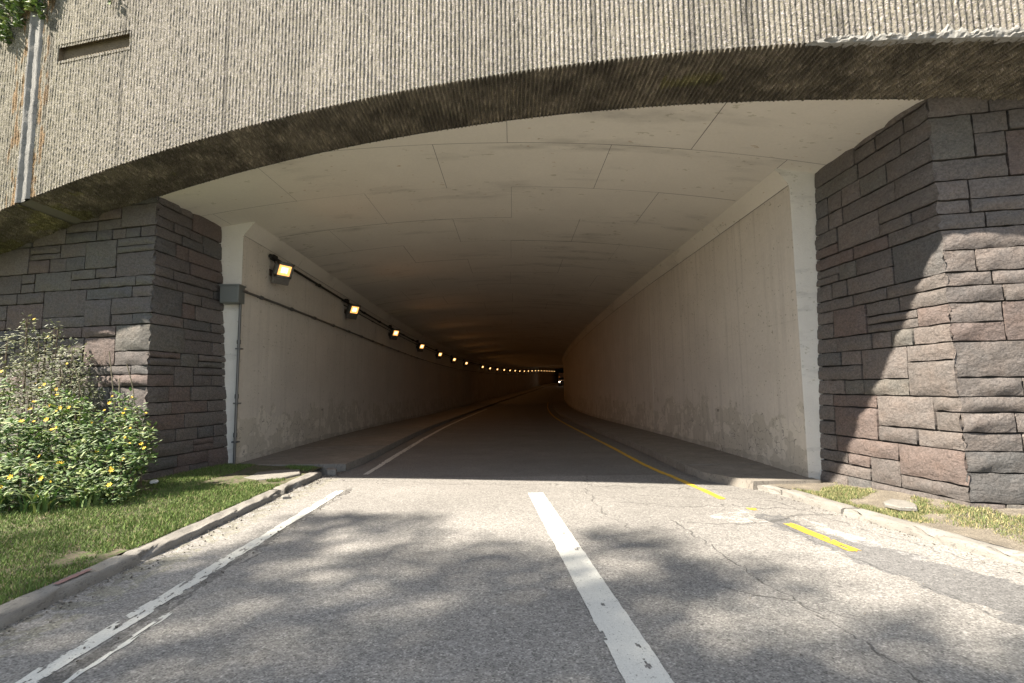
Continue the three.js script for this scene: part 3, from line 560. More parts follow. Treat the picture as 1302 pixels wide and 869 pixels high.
{
  const o = thing('tunnel_ceiling', 'shallow arched off-white tunnel ceiling with thin panel joints', 'ceiling');
  const edgeL = (z) => (z < 10.5 ? -6.62 : leftWall(z) - 0.04), edgeR = (z) => (z < 8.35 ? 5.56 : rightWall(z) + 0.04);
  const zs = [null, 7.85]; while (zs.at(-1) < 42) zs.push(zs.at(-1) + 1.82);
  for (let r = 0; r + 1 < zs.length; r++) {
    const cuts = [-7.4]; const offs = r % 2 ? 1.68 : 0.02; for (let k = -2; k <= 2; k++) cuts.push(offs + k * 3.02 + (hash2(k, r) - 0.5) * 0.12); cuts.push(9);
    const zA = (x) => Math.max(zs[r] ?? -9, portalZ(x) + 0.001), zB = zs[r + 1], zm = zs[r] ?? 7;
    for (let k = 0; k + 1 < cuts.length; k++) {
      const mb = new MB(), dy = (hash2(k, r, 9) - 0.5) * 0.008, g = 0.002 + 0.003 * hash2(k, r, 4);
      const a = Math.max(cuts[k] + g, edgeL(zm) ), b = Math.min(cuts[k + 1] - g, edgeR(zm));
      if (b - a < 0.05 || zA(b) > zB - 0.02) continue;
      const skewed = zA(a) > (zs[r] ?? -9);
      grid(mb, skewed ? 24 : 8, 3, (u, v) => { const x = lerp(a, b, u), q = zA(x), z = Math.max(q, lerp(q + (q > (zs[r] ?? -9) ? 0 : g), zB - g, v)); return [x, ceilY(x, z) + dy, z, x / 8 + 0.31, z / 8]; });
      mesh('ceiling_panel', mb.geo(), M.ceil, o);
    }
  }
  // the part of the skewed mouth that lies beyond the first joint, then the long run into the dark
  const mb = new MB(), zE = zs.at(-1);
  grid(mb, 10, 90, (u, v) => { const z = zE + 0.005 + (END - zE) * v ** 1.4, x = lerp(edgeL(z), edgeR(z), u); return [x, ceilY(x, z), z, x / 8, z / 8]; });
  mesh('ceiling_panel', mb.geo(), M.ceil, o);
  const bb = new MB(); grid(bb, 16, 110, (u, v) => { const x0 = lerp(-7, 6, u), zz = portalZ(x0) + 0.12 + (END - 8) * v ** 1.7, x = v < 0.0001 ? x0 : lerp(edgeL(zz) - 0.4, edgeR(zz) + 0.4, u); return [x, ceilY(x, zz) + 0.022, zz, 0, 0]; });
  mesh('ceiling_core', bb.geo(), M.backing, o);
}

// ---------------------------------------------------------------- electrical fittings
const glassLit = std({ color: col(0.9, 0.7, 0.4), emissive: col(1.0, 0.42, 0.10), emissiveIntensity: 0.5, roughness: 0.4 });
const lampZ = [11.6, 17.2, 23.7, 30.3, 36.7, 43.2, 50, 61.8, 68.5, 75.5, 82.5, 89.5, 96.5, 103.5, 110.5, 117.5, 124.5, 131.5, 138.5, 145.5, 152.5, 159.5, 166.5, 173.5, 180.5];
const lampLine = table([[9, 4.56], [11.6, 4.55], [17, 4.53], [24, 4.51], [40, 4.5]]);
{
  const aim = new THREE.Vector3(0.78, -0.42, 0.5).normalize(), up = new THREE.Vector3(0, 1, 0), right = new THREE.Vector3().crossVectors(up, aim).normalize(), u2 = new THREE.Vector3().crossVectors(aim, right);
  const face = new THREE.Matrix4().makeBasis(right, u2, aim).setPosition(0.34, -0.03, 0.02);
  const part = (g) => g.applyMatrix4(face);
  // housing: tapered body with fins, built in its own frame (z = where it shines)
  const body = new RoundedBoxGeometry(0.44, 0.56, 0.2, 2, 0.03); { const p = body.attributes.position; for (let i = 0; i < p.count; i++) { const z = p.getZ(i), k = z < 0 ? 0.72 : 1; p.setXY(i, p.getX(i) * k, p.getY(i) * k); } body.computeVertexNormals(); }
  body.translate(0, -0.05, -0.11); part(body);
  const fin = []; for (let k = 0; k < 6; k++) { const g = new THREE.BoxGeometry(0.012, 0.3, 0.06); g.translate(-0.12 + k * 0.048, -0.05, -0.23); fin.push(g); } const fins = part(mergeGeometries(fin));
  const ring = []; for (const [w, h, x, y] of [[0.44, 0.07, 0, 0.195], [0.44, 0.05, 0, -0.115], [0.06, 0.38, 0.19, 0.04], [0.06, 0.38, -0.19, 0.04]]) { const g = new THREE.BoxGeometry(w, h, 0.035); g.translate(x, y, 0.0); ring.push(g); } const bezel = part(mergeGeometries(ring));
  const lens = part(new RoundedBoxGeometry(0.385, 0.305, 0.02, 2, 0.008).translate(0, 0.04, -0.002));
  const core = part(new RoundedBoxGeometry(0.17, 0.14, 0.02, 2, 0.008).translate(0, 0.04, 0.009)), coreM = std({ color: col(1, 0.85, 0.6), emissive: col(1.0, 0.72, 0.34), emissiveIntensity: 1.1 });
  const ballast = part(new RoundedBoxGeometry(0.4, 0.16, 0.05, 2, 0.012).translate(0, -0.235, -0.005));
  const arm = mergeGeometries([new THREE.BoxGeometry(0.36, 0.05, 0.06).translate(0.18, -0.04, -0.02), new THREE.BoxGeometry(0.02, 0.16, 0.16).translate(0.012, -0.04, -0.02)]);
  const jbox = mergeGeometries([new RoundedBoxGeometry(0.12, 0.13, 0.2, 2, 0.02).translate(0.07, 0.33, -0.02), new THREE.CylinderGeometry(0.05, 0.05, 0.08, 10).rotateX(Math.PI / 2).translate(0.07, 0.33, 0.12)].map((g) => (g.index ? g.toNonIndexed() : g)));
  const lead = new THREE.TubeGeometry(new THREE.CatmullRomCurve3([new THREE.Vector3(0.09, 0.28, 0), new THREE.Vector3(0.13, 0.16, 0.01), new THREE.Vector3(0.2, 0.06, -0.04), new THREE.Vector3(0.26, 0.02, -0.08)]), 12, 0.012, 6);
  const spill = aim.clone().multiplyScalar(0.09).add(new THREE.Vector3(0.34, 0.01, 0.02));
  const rust = std({ color: col(0.10, 0.075, 0.06), roughness: 0.8 });
  lampZ.forEach((z, k) => {
    const o = thing('floodlight', k === 0 ? 'glowing floodlight next to the grey junction box, first of the row' : k < 7 ? `glowing floodlight on the wall, ${['', 'second', 'third', 'fourth', 'fifth', 'sixth', 'seventh'][k]} of the row from the tunnel mouth` : k < 10 ? `tiny glowing floodlight, ${['first', 'second', 'third'][k - 7]} beyond the wide gap in the row` : 'tiny glowing floodlight in the far dense end of the row', 'floodlight', 'floodlights along the tunnel wall');
    o.position.copy(v3(leftWall(z), roadY(z) + lampLine(z), z)); o.rotation.y = -Math.atan((leftWall(z + 1) - leftWall(z - 1)) / 2);
    const h = mesh('housing', body, M.galv, o); mesh('cooling_fins', fins, M.galv, h); mesh('bezel', bezel, M.greyBox, h);
    mesh('bulb', core, coreM, mesh('lens', lens, glassLit, o)); mesh('ballast_cover', ballast, M.galv, o); mesh('bracket', arm, rust, o); mesh('terminal_box', jbox, M.blackIron, o); mesh('lead', lead, M.blackIron, o);
    const L = new THREE.SpotLight(col(1.0, 0.42, 0.12), 1.7, 0, 1.15, 1, 2); L.name = 'lamp_glow'; L.position.copy(spill); L.target.position.copy(spill).addScaledVector(aim, 4); L.castShadow = true; L.shadow.radius = 6; o.add(L, L.target);
  });
}
const zRun = (a, b, n, f) => Array.from({ length: n + 1 }, (_, i) => f(lerp(a, b, (i / n) ** 1.5)));
function conduitRun(name, label, height, out, r, mat, a, b, clips) {
  const o = thing(name, label, 'conduit');
  mesh('pipe', tube(zRun(a, b, 46, (z) => [leftWall(z) + out, roadY(z) + height(z), z]), r, 8, 180), mat, o);
  for (let z = a + 0.7; z < Math.min(b, 32); z += clips) { const g = new THREE.CylinderGeometry(r * 1.55, r * 1.55, 0.07, 10).rotateX(Math.PI / 2).translate(leftWall(z) + out, roadY(z) + height(z), -z); mesh('coupling', g, mat, o); const c = box(leftWall(z) - 0.005, leftWall(z) + out, roadY(z) + height(z) - 0.02, roadY(z) + height(z) + 0.02, z - 0.1, z - 0.07); mesh('clip', c, mat, o); }
}
const upper = table([[10, 4.88], [11.6, 4.87], [15.6, 4.82], [20, 4.78], [40, 4.76]]);
conduitRun('cable_pipe', 'thick black cable pipe linking the tops of the floodlights', upper, 0.085, 0.034, M.blackIron, 11.45, 185, 2.4);
conduitRun('cable_pipe', 'thin black cable running just below the thick black cable pipe', (z) => upper(z) - 0.13, 0.035, 0.016, M.blackIron, 17.0, 120, 3.1);
conduitRun('cable_pipe', 'grey conduit running into the tunnel from the junction box', (z) => 3.80, 0.06, 0.03, M.conduit, 10.42, 150, 1.6);
{
  const o = thing('junction_box', 'grey metal junction box on the white wall end', 'junction box');
  mesh('enclosure', new RoundedBoxGeometry(0.4, 0.37, 0.24, 2, 0.012).translate(-5.94, 3.70, -10.235), M.greyBox, o);
  mesh('cover', new RoundedBoxGeometry(0.43, 0.03, 0.28, 2, 0.006).translate(-5.94, 3.897, -10.24), M.greyBox, o);
  mesh('door', new RoundedBoxGeometry(0.375, 0.33, 0.012, 2, 0.005).translate(-5.94, 3.695, -10.112), M.greyBox, o);
  mesh('conduit_stub', tube([[-5.74, 3.79, 10.25], [-5.735, 3.80, 10.4], [-5.76, 3.80, 10.5]], 0.03, 8, 10), M.conduit, o);
  const p = thing('downpipe', 'grey conduit dropping from the junction box to the ground', 'conduit');
  mesh('pipe', tube([[-5.80, 3.53, 10.3], [-5.80, 2, 10.3], [-5.80, 0.02, 10.3]], 0.028, 10, 12), M.conduit, p);
  for (const y of [0.75, 1.55, 2.7]) { mesh('coupling', new THREE.CylinderGeometry(0.04, 0.04, 0.09, 12).translate(-5.80, y, -10.3), M.conduit, p); mesh('clip', box(-5.86, -5.74, y - 0.16, y - 0.13, 10.27, 10.375), M.conduit, p); }
}
// ---------------------------------------------------------------- oncoming lorry deep in the tunnel
{
  const o = thing('lorry', 'oncoming lorry with lit headlights far inside the tunnel', 'lorry');
  const z = 137; o.position.copy(v3(14.1, roadY(z) - 0.01, z)); o.rotation.y = -0.19;
  const cabM = std({ color: col(0.32, 0.2, 0.13), roughness: 0.45 }), dark = std({ color: col(0.012, 0.012, 0.014), roughness: 0.15 }), tyre = std({ color: col(0.02, 0.02, 0.02) }), bodyM = std({ color: col(0.4, 0.3, 0.22) });
  const B = (n, w, h, d, x, y, zz, m, r = 0.05, par = o) => mesh(n, new RoundedBoxGeometry(w, h, d, 2, r).translate(x, y, zz), m, par);
  const cab = B('cab', 2.3, 1.75, 1.7, 0, 1.7, 0, cabM, 0.12); B('windscreen', 2.0, 0.62, 0.05, 0, 2.12, 0.845, dark, 0.02, cab); B('grille', 1.1, 0.5, 0.06, 0, 1.2, 0.85, dark, 0.02, cab); B('wing_mirror', 0.16, 0.4, 0.08, -1.28, 2.1, 0.7, dark, 0.03, cab); B('wing_mirror', 0.16, 0.4, 0.08, 1.28, 2.1, 0.7, dark, 0.03, cab);
  B('cargo_box', 2.45, 2.7, 5.6, 0, 2.45, -3.75, bodyM, 0.04); B('bumper', 2.35, 0.35, 0.25, 0, 0.62, 0.85, dark, 0.05); B('chassis', 0.9, 0.25, 7, 0, 0.75, -3, dark, 0.03);
  for (const s of [-1, 1]) {
    for (const zz of [0, -5.2]) { const w = mesh('wheel', new THREE.CylinderGeometry(0.48, 0.48, 0.3, 20).rotateZ(Math.PI / 2).translate(s * 1.02, 0.48, zz), tyre, o); mesh('rim', new THREE.CylinderGeometry(0.26, 0.26, 0.02, 16).rotateZ(Math.PI / 2).translate(s * 1.18, 0.48, zz), M.galv, w); }
    mesh('headlight', new THREE.CylinderGeometry(0.15, 0.15, 0.05, 16).rotateX(Math.PI / 2).translate(s * 0.85, 1.15, 0.88), std({ color: col(1, 1, 1), emissive: col(1, 0.9, 0.75), emissiveIntensity: 0.7 }), o);
    const L = new THREE.PointLight(col(1, 0.9, 0.75), 0.25, 0, 2); L.name = 'headlight_glow'; L.position.set(s * 0.85, 1.15, 1.0); L.castShadow = true; o.add(L);
    mesh('marker_lamp', new RoundedBoxGeometry(0.14, 0.1, 0.05, 2, 0.02).translate(s * 0.9, 2.62, 0.8), std({ color: col(0.8, 0.3, 0.05), emissive: col(1, 0.3, 0.05), emissiveIntensity: 0.5 }), o);
  }
}

// ---------------------------------------------------------------- plants
const leafMat = (r, g, b, t = 0.3) => new THREE.MeshPhysicalMaterial({ color: col(r, g, b), roughness: 0.75, vertexColors: true, transmission: t, thickness: 0, side: THREE.DoubleSide });
const leafGreen = leafMat(1, 1, 1), twig = std({ color: col(0.13, 0.10, 0.07) }), stemM = std({ color: col(0.09, 0.12, 0.04) });
function leaf(mb, R, x, y, z, len, wid, tone, tilt = 0.6, dir) {         // folded leaf of four faces
  const a = dir ?? R() * 6.283, e = (R() - 0.35) * tilt * 2, r = (R() - 0.5) * 1.6;
  const dx = Math.cos(a) * Math.cos(e), dz = Math.sin(a) * Math.cos(e), dy = Math.sin(e); let sx = -Math.sin(a), sz = Math.cos(a), sy = r * 0.6; const k = 1 / Math.hypot(sx, sy, sz); sx *= k; sy *= k; sz *= k;
  const nx = dy * sz - dz * sy, ny = dz * sx - dx * sz, nz = dx * sy - dy * sx, f = wid * 0.25, c = tone;
  const b = mb.v(x, y, z, 0, 0, c), t = mb.v(x + dx * len - nx * f * 0.6, y + dy * len - ny * f * 0.6, z + dz * len - nz * f * 0.6, 0, 1, c), m = mb.v(x + dx * len * 0.5 - nx * f, y + dy * len * 0.5 - ny * f, z + dz * len * 0.5 - nz * f, 0, 0.5, c);
  const l = mb.v(x + dx * len * 0.45 + sx * wid / 2, y + dy * len * 0.45 + sy * wid / 2, z + dz * len * 0.45 + sz * wid / 2, 1, 0.5, c), q = mb.v(x + dx * len * 0.45 - sx * wid / 2, y + dy * len * 0.45 - sy * wid / 2, z + dz * len * 0.45 - sz * wid / 2, 1, 0.5, c);
  mb.tri(b, l, m); mb.tri(l, t, m); mb.tri(b, m, q); mb.tri(q, m, t);
}
const tones = { bush: [[0.07, 0.15, 0.03], [0.12, 0.22, 0.05], [0.17, 0.26, 0.07], [0.06, 0.12, 0.03], [0.21, 0.26, 0.06]], pale: [[0.16, 0.19, 0.08], [0.12, 0.15, 0.07], [0.20, 0.21, 0.10], [0.09, 0.11, 0.05]], ivy: [[0.05, 0.10, 0.025], [0.09, 0.15, 0.03], [0.15, 0.2, 0.05]], tree: [[0.05, 0.09, 0.02], [0.08, 0.13, 0.03], [0.06, 0.1, 0.03]] };
const petal = (() => { const mb = new MB(); for (let k = 0; k < 6; k++) { const a = k / 6 * 6.283, c = Math.cos(a), s = Math.sin(a), q = 0.4; const b = mb.v(0, 0, 0), t = mb.v(c * 0.026, 0.006, s * 0.026), l = mb.v(Math.cos(a - q) * 0.017, 0.004, Math.sin(a - q) * 0.017), r = mb.v(Math.cos(a + q) * 0.017, 0.004, Math.sin(a + q) * 0.017); mb.tri(b, l, t); mb.tri(b, t, r); } return mb.geo(); })();
const petalM = std({ color: col(0.72, 0.46, 0.02), roughness: 0.7, side: THREE.DoubleSide });
function bush(name, label, clumps, tone, leaves, size, flowers, seed, group) {   // clumps: [x, y, z, radius, squash]
  const o = thing(name, label, 'shrub', group), R = rng(seed), mb = new MB(); let total = 0; clumps.forEach((c) => { total += c[3] ** 2; });
  for (const [x, y, z, r, sq] of clumps) {
    const n = Math.round(leaves * r * r / total);
    for (let k = 0; k < n; k++) {
      const a = R() * 6.283, cz = 2 * R() - 1, rr = r * (0.45 + 0.6 * R() ** 0.6) * (0.75 + 0.5 * vnoise(a * 2 + x * 5, cz * 3 + y * 5, seed)), s = Math.sqrt(1 - cz * cz);
      const px = x + Math.cos(a) * s * rr, py = y + cz * rr * sq, pz = z + Math.sin(a) * s * rr; if (py < vergeYL(px, pz) - 0.01) continue;
      const t = tones[tone][Math.floor(R() * tones[tone].length)], v = 0.75 + 0.5 * R(); leaf(mb, R, px, py, pz, size * (0.6 + 0.8 * R()), size * 0.55 * (0.7 + 0.6 * R()), t.map((q) => q * v));
    }
  }
  mesh('foliage', mb.geo(), leafGreen, o);
  clumps.forEach(([x, y, z, r, sq], k) => { for (let q = 0; q < 2; q++) { const bx = x + (R() - 0.5) * r, bz = z + (R() - 0.5) * r * 0.8, tx = x + (R() - 0.5) * r, tz = z + (R() - 0.5) * r; mesh('stem', tube([[bx, vergeYL(bx, bz) - 0.02, bz], [(bx + tx) / 2 + (R() - 0.5) * 0.1, y * 0.55, (bz + tz) / 2], [tx, y + r * sq * 0.6, tz]], 0.006 + 0.004 * R(), 5, 8), twig, o); } });
  for (let k = 0; k < flowers; k++) {
    const c = clumps[Math.floor(R() * clumps.length)], a = Math.PI * (1 + R()), cz = R() * 1.1 - 0.25, r = c[3] * (1.02 + 0.18 * R()), s = Math.sqrt(Math.max(0, 1 - cz * cz));
    const f = mesh('flower', petal, petalM, o); f.position.copy(v3(c[0] + Math.cos(a) * s * r, Math.max(0.25, c[1] + cz * r * c[4]), c[2] + Math.sin(a) * s * r)); f.rotation.set(0.5 + R() * 0.9, R() * 6, (R() - 0.5) * 0.9); f.scale.setScalar(0.8 + 0.7 * R());
  }
  return o;
}
bush('flowering_shrub', 'low spreading shrub with many yellow flowers at the pier corner', [[-6.15, 0.55, 7.35, 0.5, 0.9], [-6.0, 0.35, 6.85, 0.36, 0.9], [-6.55, 0.75, 7.55, 0.55, 0.9], [-5.85, 0.75, 7.55, 0.36, 1.0], [-6.2, 1.0, 7.75, 0.4, 0.9], [-6.55, 0.4, 6.75, 0.42, 0.9], [-5.72, 0.95, 7.6, 0.2, 1.1], [-5.62, 0.6, 7.25, 0.2, 1], [-6.3, 1.42, 7.9, 0.2, 1.3], [-5.98, 1.3, 7.8, 0.15, 1.4], [-6.72, 1.3, 7.6, 0.24, 1.2], [-5.55, 0.3, 6.9, 0.2, 0.9]], 'bush', 4700, 0.085, 36, 501, 'flowering shrubs before the stone pier');
bush('flowering_shrub', 'dense shrub with scattered yellow flowers away from the pier corner', [[-7.15, 0.75, 7.2, 0.62, 0.95], [-7.0, 0.45, 6.55, 0.5, 0.85], [-7.8, 0.85, 7.3, 0.68, 0.9], [-7.6, 0.5, 6.5, 0.55, 0.8], [-7.1, 1.05, 7.7, 0.5, 1.0], [-8.4, 0.7, 7.2, 0.6, 0.9], [-7.3, 1.55, 7.8, 0.22, 1.3], [-7.95, 1.6, 7.5, 0.28, 1.2], [-6.95, 1.45, 7.6, 0.16, 1.4], [-6.5, 0.25, 6.3, 0.25, 0.9]], 'bush', 6400, 0.09, 32, 503, 'flowering shrubs before the stone pier');
bush('wild_shrub', 'tall straggly pale shrub climbing the stone wall', [[-7.65, 1.75, 8.35, 0.42, 1.2], [-7.9, 1.4, 8.2, 0.45, 1.1], [-7.35, 1.5, 8.3, 0.35, 1.2], [-8.3, 1.9, 8.4, 0.4, 1.1], [-7.75, 2.25, 8.5, 0.28, 1.3], [-8.35, 2.45, 8.6, 0.25, 1.3], [-8.75, 2.3, 8.5, 0.35, 1.3], [-8.1, 2.7, 8.55, 0.14, 1.8], [-8.6, 2.85, 8.6, 0.13, 1.8]], 'pale', 3000, 0.07, 9, 507);
{ // arching dead twigs
  const R = rng(90); for (let k = 0; k < 9; k++) { const x = -7.9 + R() * 1.7, z = 8.0 + R() * 0.3, dx = (R() - 0.3) * 0.9; tag(mesh('dry_twig', tube([[x, 0.5 + R() * 0.4, z], [x + dx * 0.4, 1.3 + R() * 0.4, z - 0.15], [x + dx, 1.5 + R() * 0.9, z - 0.1 - R() * 0.3]], 0.005 + 0.003 * R(), 5, 14), std({ color: col(0.22, 0.19, 0.14) })), 'bare dry twig arching out of the shrubs before the wall', 'twig', 'dry twigs in the shrubs'); }
}
{ // strap-leaved clumps in front of the shrubs
  const R = rng(95); [[-5.75, 6.7], [-6.1, 6.4], [-6.6, 6.25], [-5.6, 7.1]].forEach(([x, z]) => {
    const mb = new MB(); for (let k = 0; k < 46; k++) {
      const a = R() * 6.283, len = 0.25 + 0.3 * R(), out = 0.1 + 0.22 * R(), w = 0.012 + 0.008 * R(), bx = x + (R() - 0.5) * 0.25, bz = z + (R() - 0.5) * 0.25, by = vergeYL(bx, bz) - 0.01, c = tones.bush[Math.floor(R() * 5)], sx = -Math.sin(a) * w, sz = Math.cos(a) * w; let prev = null;
      for (let q = 0; q <= 4; q++) { const t = q / 4, px = bx + Math.cos(a) * out * t * t * 1.3, pz = bz + Math.sin(a) * out * t * t * 1.3, py = by + len * (t - 0.35 * t * t * t), f = 1 - t * t * 0.95, l = mb.v(px - sx * f, py, pz - sz * f, 0, t, c), r = mb.v(px + sx * f, py, pz + sz * f, 1, t, c); if (prev) mb.quad(prev[0], prev[1], r, l); prev = [l, r]; }
    }
    tag(mesh('leafy_clump', mb.geo(), leafGreen), 'clump of long arching green leaves in front of the flowering shrubs', 'plant', 'strap-leaved clumps by the shrubs');
  });
}
function ivy(label, spots, seed, n, size) {
  const R = rng(seed), o = thing('ivy', label, 'ivy'), mb = new MB();
  for (const [x, y0, y1, w] of spots) {
    for (let k = 0; k < n * w * (y1 - y0); k++) { const t = R(), y = lerp(y1, y0, t), px = x + (R() - 0.5) * w * (1 - 0.6 * t * t), d = 0.03 + 0.16 * R() * (1 - 0.6 * t); const tn = tones.ivy[Math.floor(R() * 3)], v = 0.7 + 0.7 * R(); leaf(mb, R, px + fn.x * d, y, portalZ(px) - OVER + fn.y * d, size * (0.7 + 0.7 * R()), size * (0.6 + 0.5 * R()), tn.map((q) => q * v), 0.9); }
    mesh('vine', tube([[x, y1, portalZ(x) - OVER - 0.03], [x + 0.03, (y0 + y1) / 2, portalZ(x) - OVER - 0.04], [x - 0.02, y0 + 0.05, portalZ(x) - OVER - 0.03]], 0.008, 5, 10), twig, o);
  }
  mesh('foliage', mb.geo(), leafGreen, o);
}
ivy('mass of ivy spilling over the ribbed concrete beside the sealed joint', [[-8.75, 7.75, 9.45, 0.55], [-8.45, 8.0, 9.45, 0.35], [-8.15, 8.22, 9.45, 0.4], [-7.97, 8.02, 9.45, 0.12], [-7.85, 8.36, 9.45, 0.25], [-9.3, 7.9, 9.45, 0.7]], 601, 420, 0.085);
ivy('single thin strand of ivy hanging alone on the ribbed concrete', [[-6.5, 7.98, 9.45, 0.14]], 607, 260, 0.07);

// trees beside the road behind the viewer: they throw the dappled shade on the asphalt
function tree(label, x, z, h, blobs, seed) {
  const o = thing('roadside_tree', label, 'tree', 'trees beside the road'), R = rng(seed), mb = new MB();
  mesh('trunk', tube([[x, -0.1, z], [x + 0.15, h * 0.3, z], [x + 0.1, h * 0.6, z + 0.1]], 0.2, 9, 10), twig, o);
  for (const [bx, by, bz, r] of blobs) {
    mesh('limb', tube([[x + 0.1, h * 0.42, z], [lerp(x, bx, 0.5), lerp(h * 0.45, by, 0.65), lerp(z, bz, 0.5)], [bx, by, bz]], 0.045, 6, 10), twig, o);
    for (let k = 0; k < 24 * r * r; k++) {
      const a = R() * 6.283, c = 2 * R() - 1, rr = r * R() ** 0.4, s = Math.sqrt(1 - c * c), cx = bx + Math.cos(a) * s * rr, cy = by + c * rr * 0.7, cz = bz + Math.sin(a) * s * rr, cr = 0.25 + 0.3 * R();
      for (let q = 0; q < 26; q++) { const t = tones.tree[Math.floor(R() * 3)]; leaf(mb, R, cx + (R() - 0.5) * 2 * cr, cy + (R() - 0.5) * 1.2 * cr, cz + (R() - 0.5) * 2 * cr, 0.16 + 0.08 * R(), 0.1, t, 0.5); }
    }
  }
  mesh('crown', mb.geo(), leafMat(1, 1, 1, 0.35), o);
}
// a leaf cluster at height y shades the ground at x + SX y, z + SZ y
const over = (gx, gz, y, r) => { y += 5; return [gx - SX * y, y, gz - SZ * y, r]; };
tree('broad leafy tree on the verge behind the viewer', -14.5, -2.5, 18, [over(-2.3, 6.6, 9, 0.55), over(-1.5, 6.1, 9.4, 0.45), over(-0.5, 4.55, 9.6, 0.95), over(1.25, 5.5, 10.4, 0.5), over(1.9, 4.55, 9, 0.6), over(0.7, 3.9, 10, 0.55), over(0.4, 3.0, 11, 0.9), over(-1.9, 4.4, 10, 0.95), over(-3.6, 4.6, 9, 0.9), over(2.5, 3.4, 10, 0.5), over(3.5, 3.05, 9.4, 0.45), over(-3.4, 3.3, 10, 1.0), over(-1.4, 2.5, 11, 1.1), over(1.7, 2.2, 11, 0.8), over(-5.4, 4.6, 9, 0.9), over(-5.6, 3.2, 9, 0.9), over(3.3, 1.9, 10, 0.7), over(-2.6, 5.3, 10, 0.55), over(0.2, 3.7, 9, 0.7), over(-0.6, 3.3, 10, 0.8), over(1.2, 2.9, 9, 0.7), over(-2.4, 2.9, 9.5, 0.8), over(0.2, 1.9, 9, 0.9), over(-3.6, 2.0, 10, 1.0), over(2.6, 2.6, 9, 0.5), over(1.2, 4.6, 9, 0.5)], 801);
tree('second leafy tree further back along the verge', -16.5, -9, 17, [over(-2, -2, 9, 1.8), over(0.5, -3, 10, 1.9), over(-4, -1, 8.5, 1.6), over(2, -1, 10.5, 1.5), over(-1, -5, 10, 2)], 803);

// grass
const blade = (() => { const mb = new MB(), w = 0.05; const a = mb.v(-w, 0, 0), b = mb.v(w, 0, 0), c = mb.v(-w * 0.8, 0.5, 0.1), d = mb.v(w * 0.8, 0.5, 0.1), e = mb.v(0, 1, 0.38); mb.quad(a, b, d, c); mb.tri(c, d, e); return mb.geo(); })();
function grass(label, n, pick, seed, hMin, hMax, dryShare, green) {
  const R = rng(seed), m = new THREE.InstancedMesh(blade, std({ color: col(1, 1, 1), side: THREE.DoubleSide, roughness: 0.8 }), n), M4 = new THREE.Matrix4(), Q = new THREE.Quaternion(), E = new THREE.Euler(), c = new THREE.Color(); let k = 0, guard = 0;
  while (k < n && guard++ < n * 8) { const p = pick(R); if (!p) continue; const [x, y, z, s = 1] = p, h = lerp(hMin, hMax, R() ** 1.5) * s; E.set((R() - 0.5) * 0.9, R() * 6.283, (R() - 0.5) * 0.9); M4.compose(v3(x, y - 0.004, z), Q.setFromEuler(E), new THREE.Vector3(0.05 + 0.035 * R(), h, h)); m.setMatrixAt(k, M4); const dry = R() < dryShare ? 1 : 0, v = 0.6 + 0.8 * R(); c.setRGB(lerp(green[0], 0.30, dry) * v, lerp(green[1], 0.26, dry) * v, lerp(green[2], 0.13, dry) * v); m.setColorAt(k, c); k++; }
  m.count = k; m.name = numbered('grass'); m.userData = { kind: 'stuff', label, category: 'grass' }; m.castShadow = m.receiveShadow = true; scene.add(m);
}
grass('short green lawn grass between the kerb and the shrubs', 150000, (R) => { const z = lerp(1.5, 10.2, R() ** 0.8), x = lerp(-3.9, -9.5, R() ** 1.25); if (z > 8.4 && x < -6.2) return null; const d = fbm(x * 1.4, z * 1.4, 3, 17), bare = (z > 8.35 && x > -5.3 ? 0.6 : 0.22) + (x > -4.05 ? 0.1 : 0); return d < bare ? null : [x, vergeYL(x, z), z, 0.7 + 0.7 * d]; }, 901, 0.02, 0.06, 0.12, [0.12, 0.185, 0.04]);
grass('patchy sunlit grass between the pale kerb and the stone pier', 34000, (R) => { const z = lerp(2.5, 8.2, R()), k = kerbBackR(z), x = k + R() * (z > 5.9 ? Math.max(0.05, 5.34 - k) : 2.2); if (z < 5.85 && portalZ(x) < z + 0.1) return null; const d = fbm(x * 2.1, z * 2.1, 3, 27); return (d < 0.5 || (d < 0.6 && R() > (d - 0.5) * 8)) ? null : [x, vergeYR(x, z), z, 0.6 + 0.8 * d]; }, 903, 0.015, 0.05, 0.35, [0.13, 0.16, 0.055]);

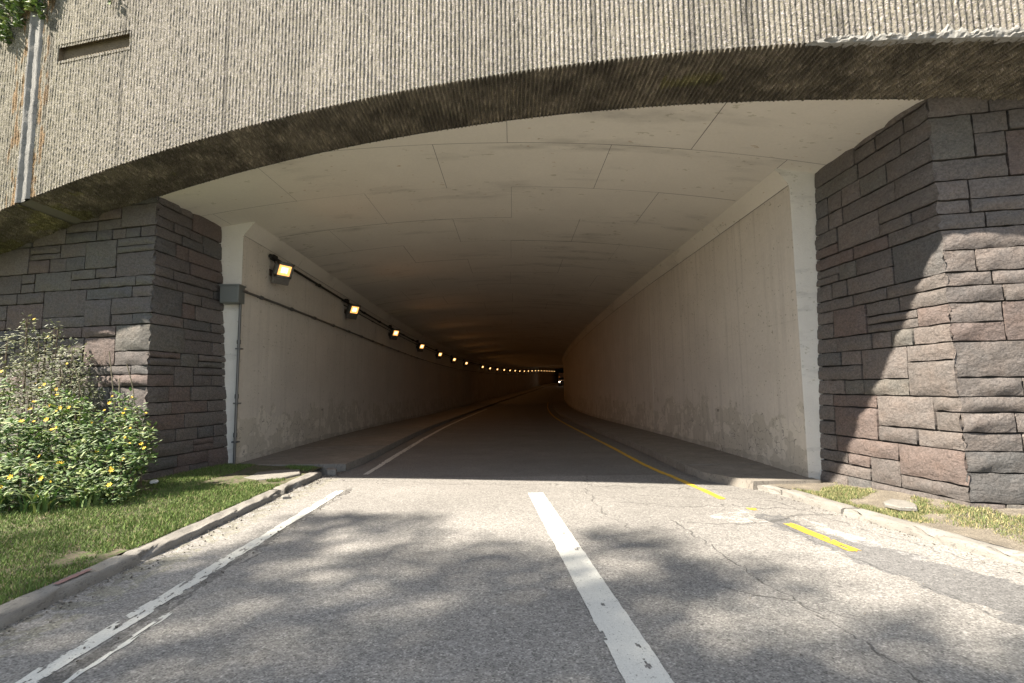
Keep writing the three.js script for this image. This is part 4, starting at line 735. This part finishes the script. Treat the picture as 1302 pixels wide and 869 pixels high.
// ---------------------------------------------------------------- small things on the ground
const rubble = (seed, r, flat = 0.6) => { const g = new THREE.IcosahedronGeometry(r, 1), p = g.attributes.position; for (let i = 0; i < p.count; i++) { const x = p.getX(i), y = p.getY(i), z = p.getZ(i), k = 0.7 + 0.6 * vnoise(x / r * 1.7 + 9, y / r * 1.7 + z / r * 1.3 + 9, seed); p.setXYZ(i, x * k, y * k * flat, z * k); } g.computeVertexNormals(); return g; };
{
  const chunk = (label, x, y, z, sx, sy, sz, turn, seed) => {   // angular broken slab: bevelled irregular outline
    const R = rng(seed * 71 + 5), sh = new THREE.Shape(), n = 6 + Math.floor(R() * 3); for (let k = 0; k < n; k++) { const a = (k + (R() - 0.5) * 0.7) / n * 6.283, r = 0.42 + 0.16 * R(); sh[k ? 'lineTo' : 'moveTo'](Math.cos(a) * r * sx, Math.sin(a) * r * sz); } sh.closePath();
    const g = new THREE.ExtrudeGeometry(sh, { depth: sy, bevelEnabled: true, bevelThickness: 0.012, bevelSize: 0.015, bevelSegments: 1 }); g.rotateX(-Math.PI / 2); g.rotateZ((R() - 0.5) * 0.1);
    const m = tag(mesh('concrete_fragment', g, M.concrete), label, 'concrete'); m.position.copy(v3(x, y, z)); m.rotation.y = turn;
  };
  chunk('flat broken concrete piece lying in the grass below the stone pier', 4.85, 0.13, 6.3, 0.3, 0.03, 0.5, -0.5, 1);
  chunk('flat buried concrete slab at the end of the pavement by the downpipe', -4.5, 0.08, 9.25, 1.1, 0.03, 0.9, 0.2, 2);
  chunk('lump of concrete by the end of the chipped kerb', -3.62, 0.0, 9.85, 0.2, 0.09, 0.3, 0.4, 3);
  chunk('small concrete crumb in the gutter near the kerb joint', -3.55, 0.0, 7.75, 0.1, 0.04, 0.12, 0.4, 4);
  const l = tag(mesh('litter', rubble(9, 0.06, 0.6), std({ color: col(0.75, 0.77, 0.8) })), 'scrap of white litter on the grass at the pier foot', 'litter'); l.position.copy(v3(-5.93, 0.2, 8.2));
  const R = rng(333), g = rubble(5, 1, 0.7), m = new THREE.InstancedMesh(g, std({ color: col(1, 1, 1) }), 1500), M4 = new THREE.Matrix4(), Q = new THREE.Quaternion(), c = new THREE.Color(); let k = 0;
  while (k < 1500) {
    const q = R(); let x, z, s = 0.003 + 0.009 * R() ** 3;
    if (q < 0.5) { z = lerp(1.5, 10.1, R()); x = -3.68 + 0.3 * R() ** 2.5; } else if (q < 0.62) { z = lerp(1.5, 8.5, R()); x = -2.77 + (R() - 0.5) * 0.2; } else if (q < 0.8) { z = lerp(2.5, 7.8, R()); x = rightKerb(z) - 0.25 * R() ** 2; } else if (q < 0.9) { z = lerp(8.6, 10.2, R()); x = lerp(-4.6, -3.4, R()); s *= 1.6; if (x < -3.7) { k++; m.setMatrixAt(k - 1, M4.makeScale(0, 0, 0)); continue; } } else { z = lerp(2, 9, R()); x = lerp(-3.6, 4, R()); s *= 0.7; }
    M4.compose(v3(x, 0.008 + s * 0.3, z), Q.setFromEuler(new THREE.Euler(R() * 6, R() * 6, R() * 6)), new THREE.Vector3(s, s, s)); m.setMatrixAt(k, M4); const v = 0.06 + 0.22 * R(); c.setRGB(v, v * 0.92, v * 0.8); m.setColorAt(k, c); k++;
  }
  m.name = 'gravel'; m.userData = { kind: 'stuff', label: 'loose grit and gravel along the kerbs and cracks', category: 'gravel' }; m.castShadow = m.receiveShadow = true; scene.add(m);
}
renderer.render(scene, camera);
